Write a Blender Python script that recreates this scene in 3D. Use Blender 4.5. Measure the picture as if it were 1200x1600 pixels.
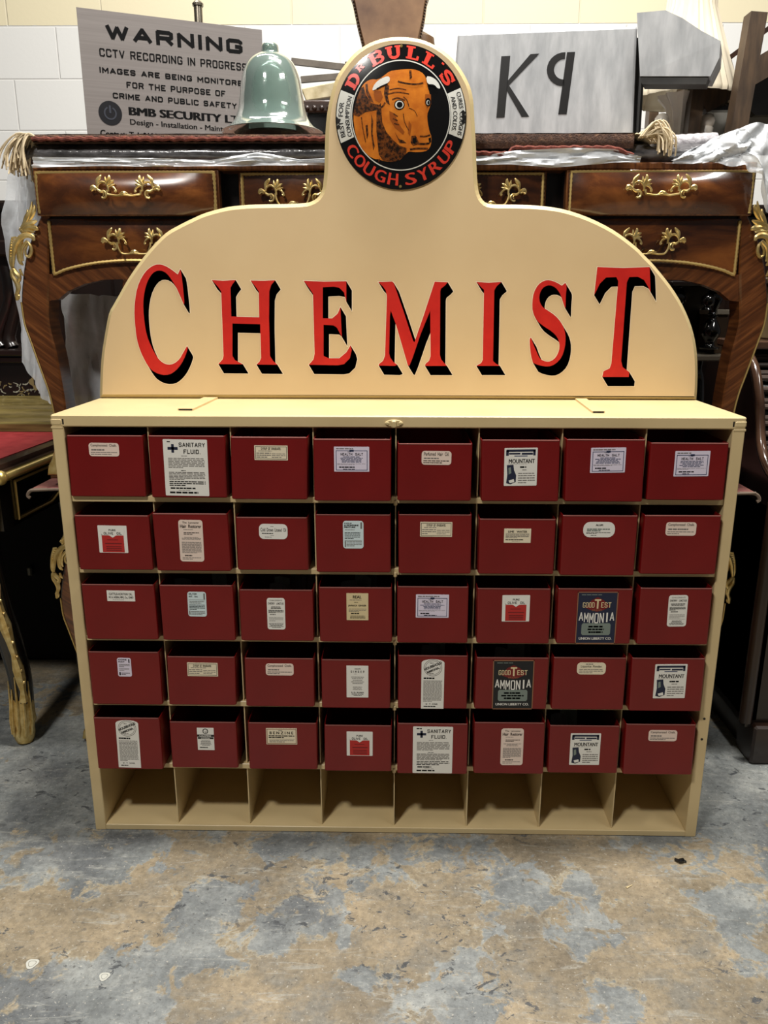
import bpy, math, random
from mathutils import Vector, Matrix
from mathutils.geometry import tessellate_polygon
for _o in list(bpy.data.objects): bpy.data.objects.remove(_o)
SC = bpy.context.scene
COL = SC.collection
rnd = random.Random(7)

# ------------------------------------------------------------------ camera
FPX = 1230.94                                   # focal length in pixels of a 1200 x 1600 frame
CAM = Vector((0.00271, 0.0, 1.20587))
PITCH, YAW, ROLL = 0.2652495, -0.0169149, -0.0012898
_fwd = Vector((math.sin(YAW)*math.cos(PITCH), math.cos(YAW)*math.cos(PITCH), -math.sin(PITCH)))
_r0 = Vector((math.cos(YAW), -math.sin(YAW), 0)); _d0 = _fwd.cross(_r0)
_right = _r0*math.cos(ROLL) + _d0*math.sin(ROLL); _down = -_r0*math.sin(ROLL) + _d0*math.cos(ROLL)
cam = bpy.data.cameras.new('camera'); cam.sensor_fit = 'VERTICAL'; cam.sensor_height = 36.0
cam.lens = FPX/1600*36.0; cam.clip_start = 0.05
camo = bpy.data.objects.new('camera', cam); COL.objects.link(camo)
_m = Matrix((_right, -_down, -_fwd)).transposed().to_4x4(); _m.translation = CAM
camo.matrix_world = _m
SC.camera = camo

# ------------------------------------------------------------------ light and exposure
SC.view_settings.view_transform = 'Standard'; SC.view_settings.look = 'None'
SC.view_settings.gamma = 1.0; SC.view_settings.use_curve_mapping = False
SC.view_settings.exposure = 0.14
wd = bpy.data.worlds.new('world'); SC.world = wd; wd.use_nodes = True
_bg = wd.node_tree.nodes['Background']; _bg.inputs[0].default_value = (1.0, 0.97, 0.93, 1); _bg.inputs[1].default_value = 0.045
def area(name, loc, target, sx, sy, watts, color=(1, 0.965, 0.91)):
    l = bpy.data.lights.new(name, 'AREA'); l.shape = 'RECTANGLE'; l.size = sx; l.size_y = sy
    l.energy = watts; l.color = color
    o = bpy.data.objects.new(name, l); COL.objects.link(o); o.location = loc
    o.rotation_euler = (Vector(target)-Vector(loc)).to_track_quat('-Z', 'Y').to_euler()
    return o
area('ceiling_lamp_front', (-1.15, -0.55, 3.75), (0, 1.6, 0.7), 0.4, 0.26, 78)
area('ceiling_lamp_middle', (0.35, 1.72, 4.0), (0.35, 1.72, 0), 1.3, 0.3, 160)
area('ceiling_lamp_side', (2.2, 0.4, 3.9), (0.4, 1.8, 0.8), 1.2, 0.3, 30)
area('ceiling_lamp_back', (-0.6, 2.9, 4.4), (-0.3, 3.6, 1.5), 2.4, 0.3, 36)

# ------------------------------------------------------------------ helpers
def ray(px, py):
    return _right*((px-600)/FPX) + _down*((py-800)/FPX) + _fwd
def at(px, py, Y):
    """the point of the vertical plane y = Y that shows at pixel px, py"""
    d = ray(px, py); return CAM + d*((Y-CAM.y)/d.y)
def atz(px, py, Z):
    d = ray(px, py); return CAM + d*((Z-CAM.z)/d.z)
def lin(c):
    return tuple((v/255/12.92 if v/255 <= 0.04045 else ((v/255+0.055)/1.055)**2.4) for v in c)

ORG = {}
def org(p): return ORG.get(p.name, Vector((0, 0, 0))) if p else Vector((0, 0, 0))
def tag(o, label=None, cat=None, group=None, kind=None):
    if label: o['label'] = label
    if cat: o['category'] = cat
    if group: o['group'] = group
    if kind: o['kind'] = kind
    return o
def thing(name, label, cat, loc, group=None):
    o = bpy.data.objects.new(name, None); COL.objects.link(o); o.location = loc; o.empty_display_size = 0.05
    ORG[o.name] = Vector(loc); return tag(o, label, cat, group)

class MB:
    def __init__(s): s.v = []; s.f = []; s.mi = []; s.m = 0
    def quadv(s, *pts):
        n = len(s.v); s.v += [tuple(p) for p in pts]; s.f.append(tuple(range(n, n+len(pts)))); s.mi.append(s.m)
    def add(s, vs, fs):
        n = len(s.v); s.v += [tuple(p) for p in vs]
        for f in fs: s.f.append(tuple(i+n for i in f)); s.mi.append(s.m)
    def box(s, x0, x1, y0, y1, z0, z1, b=0.0):
        if b <= 0:
            s.add([(x, y, z) for z in (z0, z1) for y in (y0, y1) for x in (x0, x1)],
                  [(0, 2, 3, 1), (4, 5, 7, 6), (0, 1, 5, 4), (2, 6, 7, 3), (0, 4, 6, 2), (1, 3, 7, 5)]); return
        poly = [(x0+b, z0), (x1-b, z0), (x1, z0+b), (x1, z1-b), (x1-b, z1), (x0+b, z1), (x0, z1-b), (x0, z0+b)]
        s.prism(poly, y0, y1, bev=b)
    def prism(s, poly, y0, y1, bev=0.0):
        """outline in x, z extruded from y0 (front) to y1; bev chamfers the front edge inwards"""
        n = len(poly)
        if sum(poly[i][0]*poly[(i+1) % n][1]-poly[(i+1) % n][0]*poly[i][1] for i in range(n)) < 0: poly = poly[::-1]
        rings = []
        if bev > 0:
            rings.append([(x, y0, z) for x, z in inset(poly, bev)]); rings.append([(x, y0+bev, z) for x, z in poly])
        else: rings.append([(x, y0, z) for x, z in poly])
        rings.append([(x, y1, z) for x, z in poly])
        base = len(s.v)
        for r in rings: s.v += r
        for k in range(len(rings)-1):
            a, b = base+k*n, base+(k+1)*n
            for i in range(n):
                j = (i+1) % n; s.f.append((a+i, b+i, b+j, a+j)); s.mi.append(s.m)
        tr = tessellate_polygon([[Vector((x, z, 0)) for x, z in poly]])
        for t in tr:
            s.f.append(tuple(base+i for i in orient(poly, t))); s.mi.append(s.m)
            s.f.append(tuple(base+(len(rings)-1)*n+i for i in orient(poly, t)[::-1])); s.mi.append(s.m)
    def prism_x(s, poly, x0, x1):
        """outline in y, z extruded along x"""
        n = len(poly); base = len(s.v)
        s.v += [(x0, y, z) for y, z in poly] + [(x1, y, z) for y, z in poly]
        for i in range(n):
            j = (i+1) % n; s.f.append((base+i, base+j, base+n+j, base+n+i)); s.mi.append(s.m)
        for t in tessellate_polygon([[Vector((y, z, 0)) for y, z in poly]]):
            s.f.append(tuple(base+i for i in t)); s.mi.append(s.m); s.f.append(tuple(base+n+i for i in t[::-1])); s.mi.append(s.m)
    def flat(s, poly, y):
        """flat polygon facing -y"""
        n = len(s.v); s.v += [(x, y, z) for x, z in poly]
        for t in tessellate_polygon([[Vector((x, z, 0)) for x, z in poly]]):
            s.f.append(tuple(n+i for i in orient(poly, t))); s.mi.append(s.m)
    def tube(s, pts, r, seg=8, caps=True, flat_y=1.0):
        pts = [Vector(p) for p in pts]; n = len(pts)
        if not isinstance(r, (list, tuple)): r = [r]*n
        base = len(s.v); prev = None
        for i, p in enumerate(pts):
            t = (pts[min(i+1, n-1)]-pts[max(i-1, 0)]); t = t.normalized() if t.length > 1e-9 else Vector((0, 0, 1))
            if prev is None:
                a = t.orthogonal().normalized()
            else:
                a = prev - t*prev.dot(t); a = a.normalized() if a.length > 1e-6 else t.orthogonal().normalized()
            prev = a; b = t.cross(a)
            for k in range(seg):
                q = 2*math.pi*k/seg; o = (a*math.cos(q)+b*math.sin(q))*r[i]; o.y *= flat_y
                s.v.append(tuple(p+o))
        for i in range(n-1):
            for k in range(seg):
                k2 = (k+1) % seg
                s.f.append((base+i*seg+k, base+i*seg+k2, base+(i+1)*seg+k2, base+(i+1)*seg+k)); s.mi.append(s.m)
        if caps:
            s.f.append(tuple(base+k for k in range(seg))[::-1]); s.mi.append(s.m)
            s.f.append(tuple(base+(n-1)*seg+k for k in range(seg))); s.mi.append(s.m)
    def lathe(s, prof, c, seg=32, flute=0, fd=0.0, closed=False):
        base = len(s.v); n = len(prof)
        for r, z in prof:
            for k in range(seg):
                q = 2*math.pi*k/seg; rr = r*(1+fd*math.cos(flute*q)) if flute else r
                s.v.append((c[0]+rr*math.cos(q), c[1]+rr*math.sin(q), c[2]+z))
        for i in range(n-1 if not closed else n):
            i2 = (i+1) % n
            for k in range(seg):
                k2 = (k+1) % seg
                s.f.append((base+i*seg+k, base+i*seg+k2, base+i2*seg+k2, base+i2*seg+k)); s.mi.append(s.m)
    def ball(s, c, r, seg=10, ry=None):
        prof = [(max(1e-4, r*math.sin(math.pi*i/8)), -r*math.cos(math.pi*i/8)) for i in range(9)]
        s.lathe(prof, c, seg)
    def grid(s, fn, nu, nv):
        base = len(s.v)
        for j in range(nv+1):
            for i in range(nu+1): s.v.append(tuple(fn(i/nu, j/nv)))
        for j in range(nv):
            for i in range(nu):
                a = base+j*(nu+1)+i; s.f.append((a, a+1, a+nu+2, a+nu+1)); s.mi.append(s.m)
    def build(s, name, mats, parent=None, smooth=False, xf=None):
        if not isinstance(mats, (list, tuple)): mats = [mats]
        me = bpy.data.meshes.new(name); o0 = org(parent)
        vs = s.v if xf is None else [tuple(xf @ Vector(v)) for v in s.v]
        me.from_pydata([(v[0]-o0.x, v[1]-o0.y, v[2]-o0.z) for v in vs], [], s.f)
        for m in mats: me.materials.append(m)
        if any(s.mi): me.polygons.foreach_set('material_index', s.mi)
        if smooth:
            me.polygons.foreach_set('use_smooth', [True]*len(me.polygons))
            try: me.set_sharp_from_angle(angle=math.radians(42))
            except Exception: pass
        me.update()
        o = bpy.data.objects.new(name, me); COL.objects.link(o)
        if parent: o.parent = parent
        ORG[o.name] = o0
        return o
def orient(poly, t):
    a, b, c = (poly[i] for i in t)
    return tuple(t) if (b[0]-a[0])*(c[1]-a[1])-(c[0]-a[0])*(b[1]-a[1]) > 0 else tuple(t)[::-1]
def inset(poly, d):
    n = len(poly); out = []
    for i in range(n):
        p = Vector(poly[i]); a = (p-Vector(poly[i-1])); b = (Vector(poly[(i+1) % n])-p)
        a = a.normalized() if a.length else b.normalized(); b = b.normalized() if b.length else a
        na, nb = Vector((-a.y, a.x)), Vector((-b.y, b.x)); m = na+nb
        m = m/m.length if m.length > 1e-6 else na
        out.append(tuple(p + m*(d/max(0.35, m.dot(na)))))
    return out
def chaikin(pts, keep, it=1):
    """rounds a closed outline, leaving the points whose indices are in keep"""
    pts = [(p, i in keep) for i, p in enumerate(pts)]
    for _ in range(it):
        n = len(pts); out = []
        for i in range(n):
            (p, k), (a, _a), (b, _b) = pts[i], pts[i-1], pts[(i+1) % n]
            if k: out.append((p, True))
            else:
                out.append(((p[0]*.75+a[0]*.25, p[1]*.75+a[1]*.25), False)); out.append(((p[0]*.75+b[0]*.25, p[1]*.75+b[1]*.25), False))
        pts = out
    return [p for p, k in pts]
def spline(pts, n=6):
    """Catmull-Rom through points of any dimension"""
    P = [tuple(p) for p in pts]; P = [P[0]]+P+[P[-1]]; out = []
    for i in range(1, len(P)-2):
        for k in range(n):
            t = k/n; out.append(tuple(0.5*((2*b)+(c-a)*t+(2*a-5*b+4*c-d)*t*t+(-a+3*b-3*c+d)*t**3) for a, b, c, d in zip(P[i-1], P[i], P[i+1], P[i+2])))
    out.append(P[-2]); return out
_h = lambda i, j: (math.sin(i*127.1+j*311.7)*43758.5453) % 1.0
def vnoise(x, y):
    xi, yi = math.floor(x), math.floor(y); fx, fy = x-xi, y-yi; fx = fx*fx*(3-2*fx); fy = fy*fy*(3-2*fy)
    return (_h(xi, yi)*(1-fx)+_h(xi+1, yi)*fx)*(1-fy)+(_h(xi, yi+1)*(1-fx)+_h(xi+1, yi+1)*fx)*fy
def fbm(x, y, o=4):
    s, a, t = 0, .5, 0
    for k in range(o): s += a*vnoise(x*2**k+17*k, y*2**k+5*k); t += a; a *= .5
    return s/t

# ------------------------------------------------------------------ text
_tx = {}
def text_shape(s, bold=0.0):
    if (s, bold) in _tx: return _tx[(s, bold)]
    c = bpy.data.curves.new('text', 'FONT'); c.body = s; c.resolution_u = 3; c.offset = bold
    o = bpy.data.objects.new('text', c); COL.objects.link(o)
    dg = bpy.context.evaluated_depsgraph_get(); me = o.evaluated_get(dg).to_mesh()
    vs = [(v.co.x, v.co.y) for v in me.vertices]; fs = [tuple(p.vertices) for p in me.polygons]
    o.evaluated_get(dg).to_mesh_clear(); bpy.data.objects.remove(o); bpy.data.curves.remove(c)
    x0, x1 = min(v[0] for v in vs), max(v[0] for v in vs); y0, y1 = min(v[1] for v in vs), max(v[1] for v in vs)
    _tx[(s, bold)] = ([((x-x0)/(x1-x0), (y-y0)/max(1e-6, y1-y0)) for x, y in vs], fs)
    return _tx[(s, bold)]
def put_text(mb, s, u0, u1, v0, v1, fn, bold=0.0, asp=None):
    """fits the word into u0..u1, v0 (bottom)..v1 (top) of a surface fn(u, v)"""
    vs, fs = text_shape(s)
    d = bold*abs(u1-u0)/max(1, len(s))*2.6                  # heavier strokes: the word set again a hair to either side
    for k in ((-1, -.5, 0, .5, 1) if bold > 0.004 else (0,)):
        mb.add([fn(u0+(u1-u0)*a+k*d, v0+(v1-v0)*b)+Vector((0, -.00003*(k+1), 0)) for a, b in vs], fs)

GLY = {'W': (1.35, [[(0, 1), (.25, 0), (.5, .92), (.75, 0), (1, 1)]]), 'A': (1.1, [[(0, 0), (.5, 1), (1, 0)], [(.2, .28), (.8, .28)]]), 'R': (1, [[(0, 0), (0, 1), (.84, 1), (1, .9), (1, .6), (.84, .48), (0, .48)], [(.6, .48), (1, 0)]]), 'N': (1, [[(0, 0), (0, 1), (1, 0), (1, 1)]]), 'I': (.01, [[(.5, 0), (.5, 1)]]),
 'G': (1, [[(1, .75), (1, .88), (.86, 1), (.14, 1), (0, .88), (0, .12), (.14, 0), (.86, 0), (1, .12), (1, .46), (.55, .46)]]), 'C': (1, [[(1, .7), (1, .88), (.86, 1), (.14, 1), (0, .88), (0, .12), (.14, 0), (.86, 0), (1, .12), (1, .3)]]), 'T': (.95, [[(0, 1), (1, 1)], [(.5, 1), (.5, 0)]]), 'V': (1.05, [[(0, 1), (.5, 0), (1, 1)]]), 'E': (.9, [[(1, 1), (0, 1), (0, 0), (1, 0)], [(0, .5), (.9, .5)]]),
 'O': (1, [[(.5, 1), (.14, 1), (0, .88), (0, .12), (.14, 0), (.86, 0), (1, .12), (1, .88), (.86, 1), (.5, 1)]]), 'D': (1, [[(0, 0), (0, 1), (.8, 1), (1, .84), (1, .16), (.8, 0), (0, 0)]]), 'P': (.95, [[(0, 0), (0, 1), (.84, 1), (1, .88), (1, .56), (.84, .42), (0, .42)]]), 'S': (.95, [[(1, .72), (1, .88), (.86, 1), (.14, 1), (0, .88), (0, .64), (.14, .52), (.86, .48), (1, .36), (1, .12), (.86, 0), (.14, 0), (0, .12), (0, .28)]]),
 'M': (1.2, [[(0, 0), (0, 1), (.5, .3), (1, 1), (1, 0)]]), 'B': (1, [[(0, .5), (.82, .5), (.96, .62), (.96, .9), (.82, 1), (0, 1), (0, 0), (.86, 0), (1, .12), (1, .38), (.86, .5)]]), 'F': (.88, [[(1, 1), (0, 1), (0, 0)], [(0, .48), (.88, .48)]]), 'H': (1, [[(0, 0), (0, 1)], [(1, 0), (1, 1)], [(0, .5), (1, .5)]]), 'U': (1, [[(0, 1), (0, .14), (.14, 0), (.86, 0), (1, .14), (1, 1)]]), 'L': (.85, [[(0, 1), (0, 0), (1, 0)]]), 'Y': (1, [[(0, 1), (.5, .48), (1, 1)], [(.5, .48), (.5, 0)]]), 'K': (1, [[(0, 0), (0, 1)], [(1, 1), (.1, .45)], [(.3, .6), (1, 0)]]), 'Z': (1, [[(0, 1), (1, 1), (0, 0), (1, 0)]]), '.': (.01, [[(.5, 0), (.5, .06)]]), ' ': (.45, [])}
def block_text(mb, s, u0, u1, v0, v1, fn, wt=.2, gap=.3):
    """broad square capitals drawn as strokes, fitted into u0..u1, v0..v1"""
    Lx = (fn(u1, v0)-fn(u0, v0)).length; Ly = (fn(u0, v1)-fn(u0, v0)).length; tw = sum(max(.3, GLY[c][0]) for c in s)+.3*(len(s)-1); wt = min(wt, .25*Lx/tw/Ly); wu = wt*Ly/Lx*(u1-u0); wv = wt*(v1-v0); hu, hv = wu/2, wv/2
    tot = sum(GLY[c][0] for c in s); n = len(s); free = (u1-u0)-n*wu; k = free/(tot+gap*(n-1)); u = u0; lay = 0
    for c in s:
        w, strokes = GLY[c]; w *= k
        for pl in strokes:
            for i in range(len(pl)-1):
                a, b = [(u+hu+w*p[0], v0+hv+(v1-v0-wv)*p[1]) for p in (pl[i], pl[i+1])]
                dx, dy = (b[0]-a[0])/hu, (b[1]-a[1])/hv; L = math.hypot(dx, dy)
                if L < 1e-6: continue
                dx, dy = dx/L, dy/L; edge = lambda p: min(p[1], 1-p[1]) < .01 or (min(p[0], 1-p[0]) < .01 and abs(dx) > .9); e0 = (1.0 if edge(pl[0]) else 0) if i == 0 else .45; e1 = (1.0 if edge(pl[-1]) else 0) if i == len(pl)-2 else .45
                if abs(dx) > .25 and abs(dy) > .25: e0 = e1 = .55
                lay = (lay+1) % 7; off = Vector((0, -.000012*lay, 0))
                q = [(a[0]-dx*e0*hu+sx*(-dy)*hu, a[1]-dy*e0*hv+sx*dx*hv) for sx in (1, -1)]+[(b[0]+dx*e1*hu+sx*(-dy)*hu, b[1]+dy*e1*hv+sx*dx*hv) for sx in (-1, 1)]
                mb.quadv(*[fn(x, min(v1, max(v0, y)))+off for x, y in q])
        u += w+wu+gap*k
# ------------------------------------------------------------------ materials
def mat(name, color, rough=0.5, metal=0.0, coat=0.0, spec=None, alpha=1.0, trans=0.0):
    m = bpy.data.materials.new(name); m.use_nodes = True; b = m.node_tree.nodes['Principled BSDF']
    b.inputs['Base Color'].default_value = (*lin(color), 1); b.inputs['Roughness'].default_value = rough
    b.inputs['Metallic'].default_value = metal; b.inputs['Coat Weight'].default_value = coat; b.inputs['Coat Roughness'].default_value = 0.04
    b.inputs['Alpha'].default_value = alpha; b.inputs['Transmission Weight'].default_value = trans
    if spec is not None: b.inputs['Specular IOR Level'].default_value = spec
    return m
class NT:
    """short hand for node set-ups"""
    def __init__(s, m): s.t = m.node_tree; s.b = s.t.nodes['Principled BSDF']; s.co = s.n('ShaderNodeTexCoord').outputs['Object']
    def n(s, typ, **k):
        d = s.t.nodes.new(typ)
        for a, b in k.items(): setattr(d, a, b)
        return d
    def link(s, a, b): s.t.links.new(a, b)
    def mapping(s, scale=(1, 1, 1), rot=(0, 0, 0), loc=(0, 0, 0), src=None):
        d = s.n('ShaderNodeMapping'); d.inputs['Scale'].default_value = scale; d.inputs['Rotation'].default_value = rot; d.inputs['Location'].default_value = loc
        s.link(src or s.co, d.inputs['Vector']); return d.outputs[0]
    def noise(s, scale, detail=4, rough=0.55, vec=None, dist=0.0):
        d = s.n('ShaderNodeTexNoise'); d.inputs['Scale'].default_value = scale; d.inputs['Detail'].default_value = detail
        d.inputs['Roughness'].default_value = rough; d.inputs['Distortion'].default_value = dist
        s.link(vec or s.co, d.inputs['Vector']); return d.outputs['Fac']
    def ramp(s, fac, stops, interp='LINEAR'):
        d = s.n('ShaderNodeValToRGB'); e = d.color_ramp.elements; d.color_ramp.interpolation = interp
        while len(e) < len(stops): e.new(0.5)
        for i, (p, c) in enumerate(stops):
            e[i].position = p; e[i].color = (*lin(c), 1) if isinstance(c, tuple) else (c, c, c, 1)
        s.link(fac, d.inputs[0]); return d.outputs[0]
    def mix(s, fac, a, b, mode='MIX'):
        d = s.n('ShaderNodeMix', data_type='RGBA', blend_type=mode)
        for i, x in ((0, fac), (6, a), (7, b)):
            if isinstance(x, (int, float)): d.inputs[i].default_value = x
            elif isinstance(x, tuple): d.inputs[i].default_value = (*lin(x), 1)
            else: s.link(x, d.inputs[i])
        return d.outputs[2]
    def math(s, op, a, b=0.0, clamp=False):
        d = s.n('ShaderNodeMath', operation=op, use_clamp=clamp)
        for i, x in enumerate((a, b)):
            if isinstance(x, (int, float)): d.inputs[i].default_value = x
            else: s.link(x, d.inputs[i])
        return d.outputs[0]
    def color(s, c): s.link(c, s.b.inputs['Base Color'])
    def rough(s, c): s.link(c, s.b.inputs['Roughness'])
    def bump(s, h, strength=0.3, dist=0.01):
        d = s.n('ShaderNodeBump'); d.inputs['Strength'].default_value = strength; d.inputs['Distance'].default_value = dist
        s.link(h, d.inputs['Height']); s.link(d.outputs[0], s.b.inputs['Normal'])
def mottled(name, c1, c2, scale=6, rough=0.5, metal=0.0, coat=0.0, stretch=(1, 1, 1), bump=0.0, detail=5, lo=0.35, hi=0.68, rot=(0, 0, 0), bscale=None):
    m = mat(name, c1, rough, metal, coat); t = NT(m); v = t.mapping(stretch, rot)
    f = t.noise(scale, detail, vec=v); t.color(t.ramp(f, [(lo, c1), (hi, c2)]))
    if bump: t.bump(f if not bscale else t.noise(bscale, 3), bump, 0.004)
    return m

cream = mottled('cream_paint', (202, 180, 134), (209, 187, 141), 9, 0.38)
cream_dull = mottled('cream_board_paint', (208, 182, 140), (213, 188, 146), 5, 0.5)
cream_rim = mat('cream_rim_paint', (200, 180, 132), 0.45)
bin_red = mottled('oxblood_enamel', (108, 5, 7), (118, 8, 10), 7, 0.38)
black = mat('black_paint', (14, 12, 12), 0.4)
red_letter = mottled('red_sign_paint', (186, 28, 22), (200, 36, 26), 25, 0.42)
white_line = mat('white_outline_paint', (244, 226, 196), 0.5)
ink = mat('black_ink', (7, 7, 8), 0.7, spec=.1)
grey_ink = mat('grey_ink', (112, 108, 104), 0.6)
P = {k: mat(k+'_paper', c, 0.6) for k, c in dict(cream=(226, 214, 186), white=(226, 224, 216), lilac=(216, 208, 224), blue=(204, 220, 222), pink=(226, 206, 192), tan=(214, 196, 152), red=(176, 36, 32), navy=(22, 30, 56), coal=(18, 20, 24), copper=(146, 100, 70), slate=(120, 132, 124), indigo=(62, 72, 104)).items()}
gilt = mottled('gilt_bronze', (206, 174, 104), (240, 218, 156), 60, 0.36, metal=.82, bump=0.12)
brass = mat('polished_brass', (216, 190, 116), 0.28, metal=.85)
rope_gilt = mat('gilt_rope_trim', (216, 186, 118), 0.4, metal=.75)
# glossy figured veneer for drawers, straight grained diagonal veneer for legs and aprons
veneer = mat('burr_walnut_veneer', (70, 34, 15), 0.22, coat=1.0); _t = NT(veneer)
_t.color(_t.ramp(_t.noise(5.5, 7, 0.6, _t.mapping((1, 1, 2.0)), 0.6), [(0.32, (40, 18, 8)), (0.5, (80, 42, 17)), (0.68, (126, 74, 32))]))
leg_wood = mat('diagonal_kingwood_veneer', (88, 48, 22), 0.3, coat=0.5); _t = NT(leg_wood)
_sep = _t.n('ShaderNodeSeparateXYZ'); _t.link(_t.co, _sep.inputs[0]); _cmb = _t.n('ShaderNodeCombineXYZ')
_t.link(_t.math('ABSOLUTE', _sep.outputs[0]), _cmb.inputs[0]); _t.link(_sep.outputs[1], _cmb.inputs[1]); _t.link(_sep.outputs[2], _cmb.inputs[2])
_v = _t.mapping((1, 1, 1), (0, math.radians(38), 0), src=_cmb.outputs[0])
_v2 = _t.n('ShaderNodeMapping'); _v2.inputs['Scale'].default_value = (1.0, 1, 16); _t.link(_v, _v2.inputs['Vector'])
_t.color(_t.ramp(_t.noise(7, 6, 0.6, _v2.outputs[0]), [(0.3, (58, 30, 13)), (0.52, (94, 53, 25)), (0.72, (128, 78, 40))]))
band_wood = mottled('crossbanded_edge', (86, 46, 22), (140, 88, 46), 14, 0.35, coat=0.4, stretch=(8, 1, 1))
dark_wood = mottled('dark_oak', (34, 20, 13), (62, 38, 24), 8, 0.35, coat=0.3, stretch=(1, 1, 6))
mid_wood = mottled('weathered_oak', (54, 41, 30), (86, 67, 48), 9, 0.5, stretch=(6, 1, 1))
black_lacquer = mottled('black_lacquer', (10, 9, 9), (20, 17, 14), 5, 0.2, coat=0.6)
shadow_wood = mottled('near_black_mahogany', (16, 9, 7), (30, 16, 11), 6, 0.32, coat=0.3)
# ------------------------------------------------------------------ the setting
# floor: worn paint; each entry is a patch (pixel x, y, half sizes in pixels, how much grey paint is left (+) or rubbed off (-))
PATCH = [(300, 1452, 62, 48, 1.5), (330, 1405, 45, 28, 1.2), (285, 1505, 70, 22, .9), (60, 1560, 95, 55, 1.0), (215, 1575, 60, 45, .9), (120, 1360, 120, 40, .8), (480, 1400, 90, 42, .55),
    (60, 1250, 110, 45, 1.2), (200, 1320, 120, 35, .7), (500, 1330, 150, 22, .7), (740, 1330, 60, 30, .8), (760, 1390, 110, 40, .6), (720, 1480, 60, 60, .5), (690, 1575, 75, 45, 1.0), (770, 1540, 60, 60, .6),
    (880, 1350, 60, 40, .5), (930, 1420, 40, 60, .7), (890, 1470, 70, 30, .6), (960, 1560, 60, 30, .9), (1110, 1420, 50, 28, .9), (1170, 1500, 50, 60, 1.0), (1170, 1420, 40, 25, .8), (1000, 1310, 60, 25, .5), (590, 1530, 35, 32, .7), (440, 1530, 40, 18, .5), (430, 1462, 22, 22, .8), (510, 1455, 40, 14, .6),
    (1150, 1260, 90, 45, 1.0), (620, 1240, 900, 40, .5), (600, 1150, 900, 60, 1.3),
    (150, 1440, 90, 35, -1.0), (220, 1400, 60, 30, -.6), (420, 1400, 30, 50, -.3), (450, 1500, 80, 45, -.8), (520, 1570, 90, 30, -1.0), (640, 1430, 60, 60, -.9), (330, 1560, 60, 30, -1.0), (280, 1530, 40, 12, -.5), (650, 1510, 40, 30, -.6), (680, 1350, 60, 25, -.6),
    (850, 1560, 60, 32, -1.2), (830, 1440, 40, 30, -.8), (1030, 1480, 80, 70, -.9), (1000, 1380, 80, 40, -.6), (1060, 1570, 60, 30, -.8), (860, 1320, 50, 25, -.4), (350, 1340, 90, 20, -.3), (1120, 1340, 60, 25, -.2), (20, 1420, 50, 20, -.7)]
CEN = []
for px, py, rx, ry, w in PATCH:
    c = atz(px, py, 0); ex = (atz(px+rx, py, 0)-c).length; ey = (atz(px, py-ry, 0)-atz(px, py+ry, 0)).length/2
    CEN.append((c.x, c.y, max(ex, .02), max(ey, .02), w))
fl = bpy.data.meshes.new('floor'); NX, NY = 150, 150; fx0, fx1, fy0, fy1 = -3.4, 3.4, -1.6, 4.1
fv, fw = [], []
for j in range(NY+1):
    tj = j/NY; y = fy0+(fy1-fy0)*(tj*0.999)
    for i in range(NX+1):
        x = fx0+(fx1-fx0)*i/NX; fv.append((x, y, 0)); a = 0.0
        for cx, cy, ex, ey, w in CEN:
            q = ((x-cx)/ex)**2+((y-cy)/ey)**2
            if q < 9: a += w*math.exp(-q*0.9)
        fw.append(a)
fl.from_pydata(fv, [], [(j*(NX+1)+i, j*(NX+1)+i+1, (j+1)*(NX+1)+i+1, (j+1)*(NX+1)+i) for j in range(NY) for i in range(NX)])
at_ = fl.attributes.new('paint_left', 'FLOAT', 'POINT'); at_.data.foreach_set('value', fw)
floor_m = mat('worn_painted_concrete', (150, 130, 100), 0.5); t = NT(floor_m)
_a = t.n('ShaderNodeAttribute'); _a.attribute_name = 'paint_left'
n1 = t.noise(3.2, 9, 0.62, dist=0.4); n2 = t.noise(16, 6, 0.65, dist=0.8); n3 = t.noise(85, 4, 0.6)
fld = t.math('ADD', t.math('ADD', t.math('MULTIPLY', _a.outputs['Fac'], 0.30), .03), t.math('ADD', t.math('MULTIPLY', t.math('SUBTRACT', n1, .5), 1.7), t.math('ADD', t.math('MULTIPLY', t.math('SUBTRACT', n2, .5), 1.0), t.math('MULTIPLY', t.math('SUBTRACT', n3, .5), .25))))
msk = t.ramp(fld, [(0.09, 0.0), (0.15, 1.0)])
tan_ = t.ramp(t.noise(5, 6, .6), [(.3, (118, 108, 91)), (.5, (147, 134, 111)), (.7, (176, 159, 131))])
gry = t.ramp(t.noise(7, 8, .68), [(.3, (102, 106, 106)), (.48, (131, 135, 134)), (.7, (168, 170, 165))])
dk = t.ramp(t.noise(3.1, 4, .6, t.mapping((1, 1, 1), loc=(3.7, 1.3, 0))), [(.5, 0.0), (.6, 0.7)])
gry = t.mix(dk, gry, (92, 95, 98))
thin = t.math('MULTIPLY', t.ramp(t.noise(11, 8, .72, t.mapping((1, 1.3, 1), loc=(2, 7, 0))), [(.47, 0.0), (.6, .75)]), t.ramp(t.noise(2.1, 3, .5, t.mapping((1, 1, 1), loc=(8, 2, 0))), [(.4, .25), (.62, 1.0)]))
tan_ = t.mix(thin, tan_, (128, 126, 118))
colr = t.mix(msk, tan_, gry)
edge = t.math('MULTIPLY', t.ramp(t.math('ABSOLUTE', t.math('SUBTRACT', fld, .12)), [(0.0, 1.0), (0.07, 0.0)]), t.ramp(t.noise(9, 3), [(.45, 0.0), (.6, .55)]))
colr = t.mix(edge, colr, (186, 172, 142))
spk = t.ramp(t.noise(150, 3, .6), [(.63, 0.0), (.69, .7)]); colr = t.mix(spk, colr, (196, 192, 180))
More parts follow.
